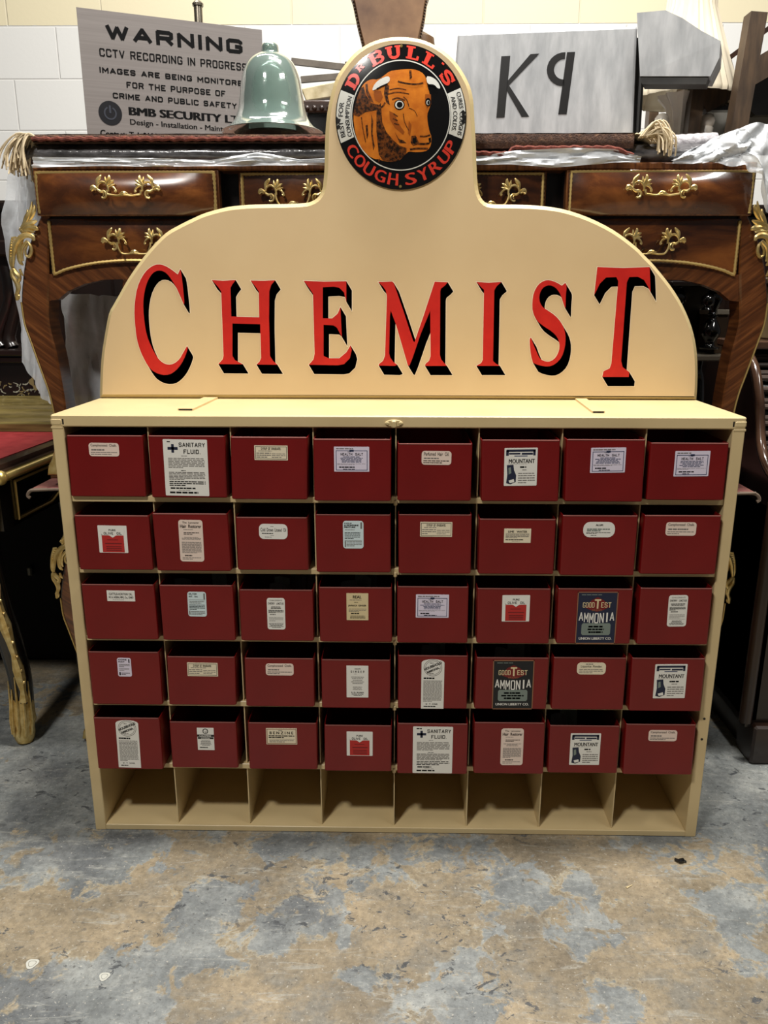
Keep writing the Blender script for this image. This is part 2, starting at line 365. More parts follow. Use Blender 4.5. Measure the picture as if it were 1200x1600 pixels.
spd = t.ramp(t.noise(120, 3, .6, t.mapping((1, 1, 1), loc=(5, 9, 0))), [(.63, 0.0), (.69, .6)]); colr = t.mix(spd, colr, (74, 72, 68))
scr = t.ramp(t.noise(6, 9, .75, t.mapping((1, 5.5, 1), (0, 0, .5)), 1.4), [(.56, 0.0), (.64, .5)]); colr = t.mix(scr, colr, (176, 176, 168))
chips = t.math('MULTIPLY', t.ramp(t.noise(24, 6, .7, t.mapping((1, 1.5, 1)), .6), [(.59, 0.0), (.62, .9)]), t.ramp(t.noise(2.6, 2, .5, t.mapping((1, 1, 1), loc=(1.2, .4, 0))), [(.5, 0.0), (.58, 1.0)]))
colr = t.mix(chips, colr, (74, 77, 80))
fine = t.ramp(t.noise(70, 9, .78), [(.3, (190, 190, 190)), (.6, (255, 255, 255))]); colr = t.mix(1.0, colr, fine, 'MULTIPLY')
t.color(colr); t.rough(t.ramp(n2, [(.3, .38), (.7, .62)])); t.bump(t.math('ADD', t.math('MULTIPLY', msk, .5), n3), .25, .003)
fl.materials.append(floor_m); fo = bpy.data.objects.new('floor', fl); COL.objects.link(fo); tag(fo, kind='structure')

wall_m = mat('painted_blockwork', (230, 230, 225), 0.55); t = NT(wall_m)
sp = t.n('ShaderNodeSeparateXYZ'); t.link(t.co, sp.inputs[0]); cb = t.n('ShaderNodeCombineXYZ')
BW, BH = 0.436, 0.2195
t.link(t.math('ADD', sp.outputs[0], 1.58-BW*10+BW*0.0), cb.inputs[0]); t.link(t.math('SUBTRACT', sp.outputs[2], 2.408-BH*10), cb.inputs[1])
br = t.n('ShaderNodeTexBrick'); br.offset = 0.5; br.offset_frequency = 2; br.squash = 1
for k, v in (('Scale', 1.0), ('Mortar Size', 0.0045), ('Mortar Smooth', 0.6), ('Brick Width', BW), ('Row Height', BH), ('Bias', 0)): br.inputs[k].default_value = v
for k in ('Color1', 'Color2'): br.inputs[k].default_value = (1, 1, 1, 1)
br.inputs['Mortar'].default_value = (0, 0, 0, 1); t.link(cb.outputs[0], br.inputs['Vector'])
top = t.ramp(t.math('ADD', sp.outputs[2], t.math('MULTIPLY', t.math('SUBTRACT', t.noise(20), .5), .012)), [(0, 0.0), (1, 1.0)])
gt = t.math('GREATER_THAN', t.math('ADD', sp.outputs[2], t.math('MULTIPLY', t.math('SUBTRACT', t.noise(30), .5), .01)), 2.412)
wc = t.mix(gt, (224, 224, 221), (224, 214, 182))
wc = t.mix(t.math('MULTIPLY', t.math('SUBTRACT', 1.0, br.outputs['Color']), .16), wc, (190, 184, 170))
t.color(wc); t.bump(t.math('ADD', br.outputs['Color'], t.math('MULTIPLY', t.noise(60, 5, .6), .12)), .55, .006)
m = MB(); m.box(-3.6, 3.6, 4.05, 4.2, 0, 4.6); tag(m.build('wall_back', wall_m), kind='structure')

# ------------------------------------------------------------------ the pigeonhole cabinet
YF, H, W2, DEP = 1.5784, 0.9773, 0.70, 0.285
SHB = [0.7945, 0.6372, 0.4805, 0.3228, 0.1645]; ST = 0.0125          # under edges of the shelves, thickness
cab = thing('pigeonhole_cabinet', 'cream painted metal pigeonhole cabinet full of red bins, its lowest row empty', 'cabinet', (0, YF, 0))
for s in (-1, 1):
    m = MB(); m.box(min(s*W2, s*(W2-.0245)), max(s*W2, s*(W2-.0245)), YF, YF+DEP, 0, .9525, .0015); sd = m.build('side_panel', cream, cab)
    m = MB(); x = s*(W2-.0235); m.box(min(s*(W2+.0012), x), max(s*(W2+.0012), x), YF-.0022, YF+.03, .9555, .9705, .003)
    m.box(min(s*(W2+.0012), x), max(s*(W2+.0012), x), YF-.0012, YF+.03, .9485, .9535, .001)
    m.m = 1; xa = s*(W2-.0262); m.box(min(xa, x), max(xa, x), YF-.0016, YF+.001, .958, .9685); m.build('corner_clip', [cream, black], cab)
    if s > 0:
        for px, py in ((1100.5, 1123), (1096.5, 1155)):
            c = at(px, py, YF); m = MB()
            m.tube([(c.x, YF-.0006, c.z), (c.x, YF+.004, c.z)], .0028, 12); m.build('screw_hole', black, sd)
m = MB(); m.box(-W2, W2, YF-.001, YF+DEP, .9525, H, .0025); tp = m.build('top_panel', cream, cab)
m = MB(); m.box(-W2+.02, W2-.02, YF+DEP-.012, YF+DEP-.002, .014, .953); m.build('back_panel', cream, cab)
m = MB(); m.box(-W2+.0245, W2-.0245, YF+.0005, YF+DEP-.012, 0.001, .0148, .001); m.build('base_panel', cream, cab)
for z in SHB:
    m = MB(); m.box(-W2+.0245, W2-.0245, YF+.004, YF+DEP-.012, z, z+ST, .001); m.build('shelf', cream, cab)
PIT = (2*W2-.049)/8
lev = [.0148]+[z for z in SHB[::-1]]
for k in range(1, 8):
    x = -W2+.0245+PIT*k; m = MB()
    for zi, z in enumerate(lev):
        z0 = z if zi == 0 else z+ST; z1 = (lev+[.9525])[zi+1]
        m.box(x-.0012, x+.0012, YF+.009, YF+DEP-.012, z0, z1)
    m.build('divider', cream, cab)
for z in SHB:
    m = MB(); m.box(-.0085, .0085, YF-.0006, YF+.01, z+.002, z+ST+.004, .001); m.box(-.004, .004, YF-.0035, YF+.004, z-.0035, z+.0085, .002); m.build('shelf_clip', cream, cab)
# catch plate at the middle of the top edge
c = at(615.5, 661.5, YF-.002); m = MB()
m.prism([(c.x+.0185*math.cos(a)*(1 if abs(math.cos(a)) > .3 else .9), c.z+.0075*math.sin(a)) for a in [i*math.pi/10 for i in range(20)]], YF-.0035, YF, .0012)
m.box(c.x-.005, c.x+.005, YF-.0075, YF-.003, c.z-.009, c.z+.006, .002)
for s in (-1, 1): m.tube([(c.x+s*.0125, YF-.005, c.z), (c.x+s*.0125, YF-.003, c.z)], [.0025, .0036], 12)
m.build('catch_plate', cream_rim, cab)
# two slotted straps lying on the top panel in front of the board
YS = 1.8441
for (p0, p1) in (((290, 641.5), (331, 622.5)), ((935, 645.5), (905, 624))):
    a = atz(p0[0], p0[1], H); b = atz(p1[0], p1[1], H); b.y = min(b.y, YS-.002); m = MB(); w = .0165 if p0[0] < 600 else .013
    d = (b-a); nrm = Vector((1, 0, 0))
    h = .0042
    vs = [a-nrm*w, a+nrm*w, b+nrm*w, b-nrm*w]
    m.add([(v.x, v.y, H) for v in vs]+[(v.x, v.y, H+h) for v in vs], [(0, 1, 5, 4), (1, 2, 6, 5), (2, 3, 7, 6), (3, 0, 4, 7), (4, 5, 6, 7)])
    m.m = 1; m.box(a.x-w*.85, a.x+w*.85, a.y-.0008, a.y+.003, H+.0006, H+h-.0006)
    m.build('slotted_strap', [cream, black], cab)

# ------------------------------------------------------------------ the red bins and their paper labels
QUADS = [[tuple(tuple(float(v) for v in c.split(',')) for c in b.split()) for b in row.split('|')] for row in
'''99,680 224,681 227,777 109,775|229,681 352.5,681 356,778 236,777.5|359,682 481,684 480,781 362.5,780|489,685.5 611,687 611,784 491,782|619.5,692.5 738,694 734,783 620.5,782.5|751,687 874.5,688 871,784 751,783|882,686 1009.5,687.5 1002.5,784 880,784|1015,692 1142,692.5 1129,782.5 1011,781
113,806 235,805 240,891 124,890|234,802 352.5,803 359,892.5 242,892|367.5,807.5 481,809 482.5,891 372,891|492.5,804 610,804 611,895 494,894|622.5,804 737,804 736,897 622.5,896|746,811 868,811 862.5,897.5 745,897|879.5,805 996,806 990.5,899.5 873,899|1006,805 1127.5,806 1118,898 997.5,897
127.5,912.5 241,914 249,999.5 136,999|247.5,914 364,915 369,1001 254,1000.5|373,921 489,922 491,1002 376,1001|497.5,917.5 612.5,918 612.5,1004 500,1002.5|621,916 732,917 731,1005 620,1004.5|746,919.5 861,919.5 858,1006 744.5,1005.5|872,920 990,919.5 984.5,1006 869,1006|1000,919 1115,919 1105,1007.5 995,1007
137.5,1017.5 247.5,1019.5 255,1102 144,1100|260,1025 367.5,1027 369,1103 264,1100.5|381,1028 491,1029 491,1104.5 385,1104|502,1030.5 610,1031 610,1107.5 502.5,1106|622.5,1024 731,1024.5 730,1107.5 621,1107.5|744,1027 859,1028 854,1109 740.5,1107.5|866,1027 979,1028 975,1109 860,1109|987.5,1028 1102.5,1029 1095,1112 982,1111
145,1121 249,1122 255,1203 153,1201|264,1127 369,1129 372.5,1201 269,1199|387,1130 495,1129 496,1202.5 389.5,1202|507,1132.5 612,1134 612,1206 507,1204.5|621,1130.5 731,1130.5 730,1210 620,1209|742,1128 851,1130 850,1209.5 739,1209|859,1133 969,1134.5 964.5,1209 855.5,1207.5|978,1131 1087.5,1132.5 1081,1211 972,1210'''.split('\n')]
# label: kind, centre, width, height (pixels), tilt in degrees, how the bin is told from the others
LAB = [[('chalk', 162.5, 702.5, 47, 21, -1, 'with a small rounded Camphorated Chalk label, at the top left corner'), ('sanitary', 291, 731, 68.5, 88, -1.5, 'with a large Sanitary Fluid notice, top row'), ('rhubarb', 423.5, 707.5, 52, 23, -1, 'with a framed Syrup of Rhubarb label, top row'), ('salt', 549.5, 717.5, 55, 39, 0, 'with a Health Salt label, top row left of the catch plate'), ('hairoil', 682, 715.5, 46.5, 21.5, -1, 'with a rounded pink Perfumed Hair Oil label, top row'), ('mountant', 813.5, 729.5, 51.5, 59, 2, 'with a blue Mountant label, top row'), ('salt', 950, 719, 54.5, 39, 2, 'with a Health Salt label, top row beside the Mountant bin'), ('salt', 1081, 724.5, 54.5, 39.5, 1.5, 'with a Health Salt label, top right corner')],
 [('olive', 176.5, 842.5, 45, 42.5, -1, 'with a red and white Olive Oil label, leftmost of the second row'), ('restorer', 299, 845, 37.5, 65, -1, 'with a tall rounded Hair Restorer label, second row'), ('linseed', 427, 830.5, 44.5, 23.5, -1.5, 'with a rounded white Linseed Oil label, second row'), ('kaolin', 552, 835.5, 32, 43, 0, 'with a pale blue Kaolin mixture label, second row'), ('rhubarb', 681.5, 827, 50, 23, -.5, 'with a framed Syrup of Rhubarb label, second row'), ('lime', 808.5, 837, 42, 22, 0, 'with a small cream Lime Water label, second row'), ('alum', 936, 827.5, 49.5, 24, 0, 'with an oval-cornered grey Alum label, second row'), ('chalk', 1064, 826.5, 47.5, 21, 0, 'with a rounded Camphorated Chalk label, rightmost of the second row')],
 [('cattle', 189, 931, 43.5, 16.5, -1, 'with a plain white strip label, leftmost of the third row'), ('silver', 308, 944, 29, 38.5, -1.5, 'with a small pale blue rounded label, third row'), ('linctus', 431.5, 959, 28, 49, -.5, 'with a tall Cherry Linctus label, third row beside the Jamaica Ginger'), ('jamaica', 558.5, 948, 34, 42, 0, 'with a tan Jamaica Ginger label, third row'), ('salt', 675.5, 947, 51.5, 36, 0, 'with a Health Salt label, third row'), ('olive', 806, 950.5, 43, 41, 1, 'with a red Olive Oil label, third row beside the blue ammonia label'), ('ammonia', 932, 965.5, 63, 81.5, 1, 'with a large dark blue Ammonia label, third row'), ('linctus', 1058.5, 954.5, 30, 49, 2.5, 'with a tall Cherry Linctus label, rightmost of the third row')],
 [('iodine', 194.5, 1042.5, 21.5, 29, -1, 'with the smallest upright label, leftmost of the fourth row'), ('rhubarb', 316.5, 1046, 47.5, 21, -1, 'with a framed Syrup of Rhubarb label, fourth row'), ('chalk', 437, 1046, 43.5, 18.5, 0, 'with a rounded pink Camphorated Chalk label, fourth row'), ('ginger', 558.5, 1065, 34, 49.5, -.5, 'with a plain white Ginger label, fourth row'), ('household', 676, 1069, 35.5, 77.5, 0, 'with a tall arched Household Ammonia label, fourth row'), ('ammonia', 801.5, 1070, 64, 77, 1, 'with a large black Ammonia label, fourth row'), ('liquorice', 924, 1044.5, 45, 18.5, 0, 'with a rounded cream Liquorice Powder label, fourth row'), ('mountant', 1047, 1064.5, 50, 53, 2, 'with a Mountant label, rightmost of the fourth row')],
 [('household', 200.5, 1162.5, 35, 74, -2, 'with a tall arched Household Ammonia label, bottom left corner'), ('calamine', 321.5, 1154.5, 26, 34.5, -1, 'with a small black-banded Calamine label, bottom row'), ('benzine', 440, 1150.5, 48, 25, 0, 'with a bordered Benzine label, bottom row'), ('olive', 562, 1162, 40.5, 37.5, -.5, 'with a red Olive Oil label, bottom row'), ('sanitary', 676, 1172, 62, 72.5, 0, 'with a large Sanitary Fluid notice, bottom row'), ('restorer', 800, 1167, 35, 57, 1, 'with a tall pink Hair Restorer label, bottom row'), ('mountant', 914, 1170.5, 47, 49, 1, 'with a Mountant label, bottom row'), ('chalk', 1035.5, 1149.5, 44.5, 17, 0, 'with a rounded Camphorated Chalk label, bottom right corner')]]
def outline(kind):
    """label outline in 0..1 x 0..1 (v upwards) and corner radius as a share of the smaller side"""
    return dict(chalk=.22, hairoil=.22, restorer=.12, linseed=.3, kaolin=.14, alum=.42, silver=.14, linctus=.14, iodine=.14, liquorice=.3).get(kind, .02)
class Label:
    """prints on a label: u, v in 0..1, v downwards from the top edge"""
    def __init__(s, fn): s.fn = fn; s.mb = MB(); s.mats = []
    def use(s, m):
        if m not in s.mats: s.mats.append(m)
        s.mb.m = s.mats.index(m)
    def T(s, txt, u0, u1, v0, v1, m=None, bold=.0, lift=0): s.use(m or ink); f = lambda u, v: s.fn(u, v, 2+lift); block_text(s.mb, txt, u0, u1, 1-v1, 1-v0, f, .26) if bold >= .03 and all(c in GLY for c in txt) else put_text(s.mb, txt, u0, u1, 1-v1, 1-v0, f, bold)
    def R(s, u0, u1, v0, v1, m, lift=0): s.use(m); s.mb.quadv(*[s.fn(u, 1-v, 1+lift) for u, v in ((u0, v1), (u1, v1), (u1, v0), (u0, v0))])
    def G(s, pts, m, lift=0):
        s.use(m); n = len(s.mb.v); s.mb.v += [tuple(s.fn(u, 1-v, 1+lift)) for u, v in pts]; q = [(u, -v) for u, v in pts]
        for t in tessellate_polygon([[Vector((u, v, 0)) for u, v in q]]): s.mb.f.append(tuple(n+i for i in orient(q, t))); s.mb.mi.append(s.mb.m)
    def F(s, u0, u1, v0, v1, w, m, asp=1.0):
        wv = w*asp; s.R(u0, u1, v0, v0+wv, m); s.R(u0, u1, v1-wv, v1, m); s.R(u0, u0+w, v0, v1, m); s.R(u1-w, u1, v0, v1, m)
    def L(s, u0, u1, v0, v1, n, m=None, fill=.5, center=False):
        """n rows of small print, as word-length strokes"""
        st = (v1-v0)/n
        for k in range(n):
            a, b = u0, u1
            if center: q = rnd.uniform(0, .22)*(u1-u0); a += q; b -= q
            elif k == n-1: b = u0+(u1-u0)*rnd.uniform(.4, .8)
            u = a
            while u < b-.02:
                wl = min(rnd.uniform(.05, .16), b-u); s.R(u, u+wl*.86, v0+st*(k+.5-fill/2), v0+st*(k+.5+fill/2), m or grey_ink); u += wl
def print_label(k, L, asp):
    T, R, F, N, G = L.T, L.R, L.F, L.L, L.G
    if k == 'chalk': T('Camphorated  Chalk.', .07, .93, .08, .32); N(.08, .92, .42, .62, 1, grey_ink, .5); N(.06, .94, .64, .92, 2, grey_ink, .4)
    elif k == 'hairoil': T('Perfumed  Hair  Oil.', .08, .92, .08, .34); N(.08, .92, .44, .62, 1, grey_ink, .5); N(.06, .94, .64, .92, 2, ink, .4)
    elif k == 'liquorice': N(.3, .7, .06, .2, 1); T('Liquorice  Powder.', .13, .87, .22, .46); N(.08, .92, .52, .92, 3, grey_ink, .4)
    elif k == 'sanitary':
        N(.09, .32, .03, .055, 1, ink, .8); R(.1, .33, .135, .185, P['navy']); R(.185, .245, .085, .235, P['navy'])
        T('SANITARY', .36, .95, .055, .13, black, .035); T('FLUID.', .46, .84, .175, .25, black, .035); N(.4, .6, .28, .3, 1)
        N(.1, .93, .32, .51, 7, grey_ink, .5); N(.38, .62, .54, .56, 1, ink); N(.1, .93, .57, .72, 6, grey_ink, .55); N(.1, .93, .73, .83, 3, ink, .5)
        N(.12, .9, .85, .88, 1, ink, .9); N(.3, .7, .895, .91, 1); N(.1, .92, .925, .96, 1, ink, .9)
    elif k == 'rhubarb': F(.03, .97, .07, .93, .012, ink, 2.2); T('SYRUP OF RHUBARB.', .2, .8, .14, .3, black, .03); N(.12, .88, .34, .42, 1); N(.06, .5, .46, .86, 3, grey_ink, .4); N(.52, .94, .5, .86, 3, grey_ink, .3)
    elif k == 'salt': 
        N(.06, .94, .05, .11, 1, grey_ink, .7); F(.05, .95, .15, .95, .018, P['indigo'], 1.4); R(.44, .56, .12, .2, P['indigo']); N(.38, .62, .19, .22, 1, ink)
        T('HEALTH  SALT', .19, .82, .25, .35, black, .035); N(.12, .88, .38, .64, 5, P['indigo'], .55, True); N(.09, .91, .67, .73, 2, grey_ink, .4); N(.14, .86, .79, .85, 1, ink, .8); N(.25, .75, .88, .92, 1, ink, .7)
    elif k == 'mountant':
        b = P['navy']; R(.06, .94, .04, .1, b); R(.05, .13, .06, .2, b); R(.87, .94, .06, .2, b); R(.14, .48, .13, .17, b); R(.52, .86, .13, .18, b); R(.3, .7, .2, .225, P['indigo'])
        T('MOUNTANT', .14, .92, .29, .4, black, .015); N(.1, .9, .42, .43, 1)
        G([(.08, .45), (.28, .44), (.3, .58), (.37, .72), (.36, .9), (.2, .96), (.07, .93), (.1, .7)], b); G([(.14, .86), (.3, .82), (.32, .9), (.18, .93)], P['white'], 1); G([(.13, .52), (.2, .5), (.22, .66), (.14, .7)], P['slate'], 1)
        N(.48, .88, .48, .53, 1, ink, .8); N(.55, .8, .56, .6, 1, grey_ink); N(.43, .95, .64, .95, 5, grey_ink, .4)
    elif k == 'olive':
        R(.12, .88, .36, .98, P['red']); G([(.12, .36), (.12, .08), (.3, .06), (.5, .04), (.7, .06), (.88, .08), (.93, .2), (.86, .34), (.62, .36), (.5, .44), (.38, .36), (.14, .34), (.07, .2)], P['white'], 1)
        N(.4, .6, .07, .1, 1, ink, .8); T('PURE', .38, .62, .13, .2, black, .02, 1); T('OLIVE  OIL', .2, .82, .24, .33, black, .03, 1)
        L.mb.m = 0
        for (a, b2, c, d, n) in ((.3, .68, .5, .55, 1), (.22, .8, .62, .7, 1), (.25, .78, .74, .94, 3)):
            st = (d-c)/n
            for i in range(n): R(a, b2, c+st*i+st*.2, c+st*i+st*.7, P['dkred'], 1)
    elif k == 'restorer': T('The  Lancaster', .17, .86, .04, .085, ink); T('Hair  Restorer', .07, .94, .11, .19, ink, .02); N(.2, .8, .22, .245, 1); N(.2, .85, .29, .36, 2, ink, .45); N(.1, .92, .4, .48, 3, grey_ink, .45, True); N(.1, .92, .52, .8, 11, grey_ink, .5); N(.2, .85, .84, .87, 1, ink, .8); N(.1, .9, .89, .96, 2, grey_ink, .4)
    elif k == 'linseed': N(.4, .6, .13, .2, 1); T('Cold  Drawn  Linseed  Oil', .06, .95, .26, .5); N(.1, .92, .58, .68, 1, ink, .6); N(.4, .6, .74, .79, 1); N(.2, .8, .84, .9, 1, ink)
    elif k == 'kaolin': T('KAOLIN', .07, .42, .06, .11, black, .03); T('& MORPHINE', .07, .76, .13, .185, black, .03); T('MIXTURE', .07, .6, .2, .25, black, .03); R(.85, .93, .05, .28, grey_ink); N(.1, .9, .3, .34, 1); N(.08, .85, .4, .66, 5, ink, .4); R(.08, .92, .7, .71, grey_ink); R(.08, .14, .72, .95, grey_ink); N(.17, .93, .72, .93, 4, grey_ink, .45)
    elif k == 'lime': T('LIME   WATER', .15, .85, .14, .28, black, .02); R(.06, .94, .33, .345, grey_ink); N(.06, .94, .37, .68, 4, grey_ink, .5); N(.06, .94, .74, .83, 1, ink, .7); N(.3, .7, .87, .92, 1)
    elif k == 'alum': T('ALUM', .39, .61, .14, .26, black, .02); N(.12, .85, .42, .62, 2, P['slate'], .8); N(.1, .88, .66, .78, 2, ink, .5); N(.25, .7, .84, .9, 1, ink, .6)
    elif k == 'cattle': T('CATTLE-HORTON OIL.', .08, .92, .22, .42, black, .01); T('W. H. HORN, MFG. Co., OHIO', .06, .94, .54, .76, black, .02); N(.2, .8, .84, .91, 1)
    elif k == 'silver': T('SILVER', .08, .5, .05, .12, black, .03); T('NIT. AA', .08, .55, .16, .22, black, .03); R(.86, .94, .06, .3, grey_ink); R(.06, .94, .32, .335, grey_ink); N(.1, .9, .36, .48, 2); N(.08, .93, .5, .74, 4, ink, .45); R(.06, .12, .76, .93, grey_ink); N(.16, .92, .77, .95, 3, grey_ink, .5)
    elif k == 'linctus': T("CHILDREN'S", .15, .85, .05, .09, grey_ink); T('CHERRY  LINCTUS', .07, .93, .14, .2, black, .04); N(.1, .9, .26, .34, 2, ink, .6, True); N(.08, .92, .37, .48, 4, ink, .6); N(.15, .85, .51, .54, 1, ink, .8); N(.1, .9, .6, .74, 4, grey_ink, .35); R(.07, .93, .76, .765, grey_ink); N(.08, .92, .8, .95, 5, ink, .45, True)
    elif k == 'jamaica': T('REAL', .3, .68, .08, .19, black, .02); N(.15, .85, .23, .27, 1, grey_ink); T('JAMAICA  GINGER', .08, .9, .42, .5, black, .02); N(.35, .65, .32, .35, 1, ink); N(.1, .92, .56, .7, 3, grey_ink, .4); N(.2, .8, .73, .77, 1, ink, .9); N(.12, .9, .82, .95, 3, ink, .4, True)
    elif k == 'ammonia':
        F(.0, 1, .0, 1, .022, P['copper'], .8); N(.1, .9, .05, .065, 1, P['slate'], .8)
        G([(.2, .3), (.35, .16), (.5, .1), (.65, .16), (.82, .28), (.65, .35), (.5, .38), (.35, .35)], P['dkred'])
        T('GOOD', .14, .43, .2, .3, P['tan'], .04); T('T', .43, .585, .14, .32, P['tan'], .05); T('EST', .59, .84, .2, .3, P['tan'], .04); T('BRAND', .38, .62, .335, .365, P['copper'], .0)
        for i, ch in enumerate('AMMONIA'):
            u = .06+i*.128; dv = .05*(1-((i-3)/3)**2); w = .108 if ch != 'I' else .045
            T(ch, u+(.035 if ch == 'I' else 0), u+w+(.035 if ch == 'I' else 0), .385+dv*.4, .55+dv, P['white'], .05)
        G([(.17, .6), (.83, .6), (.86, .63), (.86, .8), (.83, .83), (.17, .83), (.14, .8), (.14, .63)], P['slate']); N(.2, .8, .64, .8, 3, ink, .6, True)
        T('UNION LIBERTY CO.', .09, .9, .87, .92, P['white'], .02)
    elif k == 'iodine': T('IODINE', .1, .7, .05, .13, ink, .02); T('PAINT', .1, .55, .17, .24, ink, .02); R(.82, .9, .06, .26, ink); N(.12, .9, .32, .5, 3, grey_ink, .5); N(.12, .85, .54, .7, 3, grey_ink, .4); R(.1, .2, .76, .93, ink); N(.26, .88, .78, .92, 2, ink, .5)
    elif k == 'ginger': T("MAN'S", .38, .64, .08, .115, black, .02); T('G I N G E R', .2, .82, .15, .215, black, .03); N(.35, .62, .25, .265, 1); N(.16, .86, .33, .58, 5, grey_ink, .4, True); N(.2, .8, .65, .77, 3, grey_ink, .4, True); T('S. D. RUNN', .22, .78, .82, .865, black, .02); N(.22, .8, .88, .95, 2, ink, .5, True)
    elif k == 'household':
        c = (.5, .17); rr = .4; n = 40; ra = asp
        for q in (1.0, .84):
            pts = [(c[0]+rr*q*math.cos(a), c[1]+rr*q*ra*math.sin(a)) for a in [2*math.pi*i/n for i in range(n)]]; pin = [(c[0]+rr*q*.95*math.cos(a), c[1]+rr*q*.95*ra*math.sin(a)) for a in [2*math.pi*i/n for i in range(n)]]
            for i in range(n): G([pts[i], pts[(i+1) % n], pin[(i+1) % n], pin[i]], grey_ink)
        for txt, w, off, h in (('HOUSEHOLD', .84, -.028, .05), ('AMMONIA.', .62, .032, .045)):
            vs, fs = text_shape(txt, .04); L.use(black); ca, sa = math.cos(math.radians(27)), math.sin(math.radians(27))
            L.mb.add([L.fn(c[0]+(a-.5)*w*ca*1.0+(-(b-.5)*h/ra*-1)*-sa, 1-(c[1]+off*1.4)+((a-.5)*w*sa*ra*.9+(b-.5)*h*ca), 3) for a, b in vs], fs)
        N(.36, .64, .06, .09, 1); N(.36, .62, .27, .295, 1); N(.1, .92, .36, .4, 1, ink, .8); N(.09, .92, .42, .86, 17, grey_ink, .5); T('W. T. KING.', .2, .75, .89, .915, black, .03); N(.12, .9, .935, .97, 1, ink, .6)
    elif k == 'calamine':
        G([(.5+.17*math.cos(a), .15+.12*math.sin(a)) for a in [math.pi*i/9 for i in range(18)]], ink); G([(.5+.12*math.cos(a), .15+.085*math.sin(a)) for a in [math.pi*i/9 for i in range(18)]], P['white'], 1); G([(.43, .12), (.5, .2), (.58, .1), (.54, .21), (.47, .2)], ink, 2)
        R(0, 1, .3, .4, black); R(.03, .97, .42, .5, black); T('CALAMINE', .14, .84, .32, .385, P['white'], .02, 1); T('LOTION', .24, .74, .435, .49, P['white'], .02, 1); N(.1, .9, .55, .8, 6, grey_ink, .5, True); N(.12, .9, .86, .91, 1, ink, .8)
    elif k == 'benzine': F(.02, .98, .04, .96, .02, P['copper'], 1.8); N(.4, .6, .1, .15, 1); T('B E N Z I N E', .12, .88, .2, .36, ink, .02); N(.08, .92, .42, .62, 2, ink, .55); R(.08, .92, .68, .69, grey_ink); N(.1, .9, .72, .88, 2, grey_ink, .5)
P['greyp'] = mat('grey_paper', (96, 98, 98), .7)
P['dkred'] = mat('dark_red_print', (112, 16, 18), 0.6)
PAPER = dict(chalk='pink', hairoil='pink', sanitary='white', rhubarb='cream', salt='lilac', mountant='white', olive='white', restorer='pink', linseed='white', kaolin='blue', lime='cream', alum='white', cattle='white', silver='blue', linctus='white', jamaica='tan', iodine='lilac', ginger='white', household='white', ammonia='navy', liquorice='cream', calamine='white', benzine='cream')
ROWS = ['top', 'second', 'third', 'fourth', 'bottom']
BIN = {}
rim_glint = mat('bin_rim_highlight', (150, 92, 86), .3, metal=.3)  # highlight along the rolled front rim, put into its colour as pale pink-grey
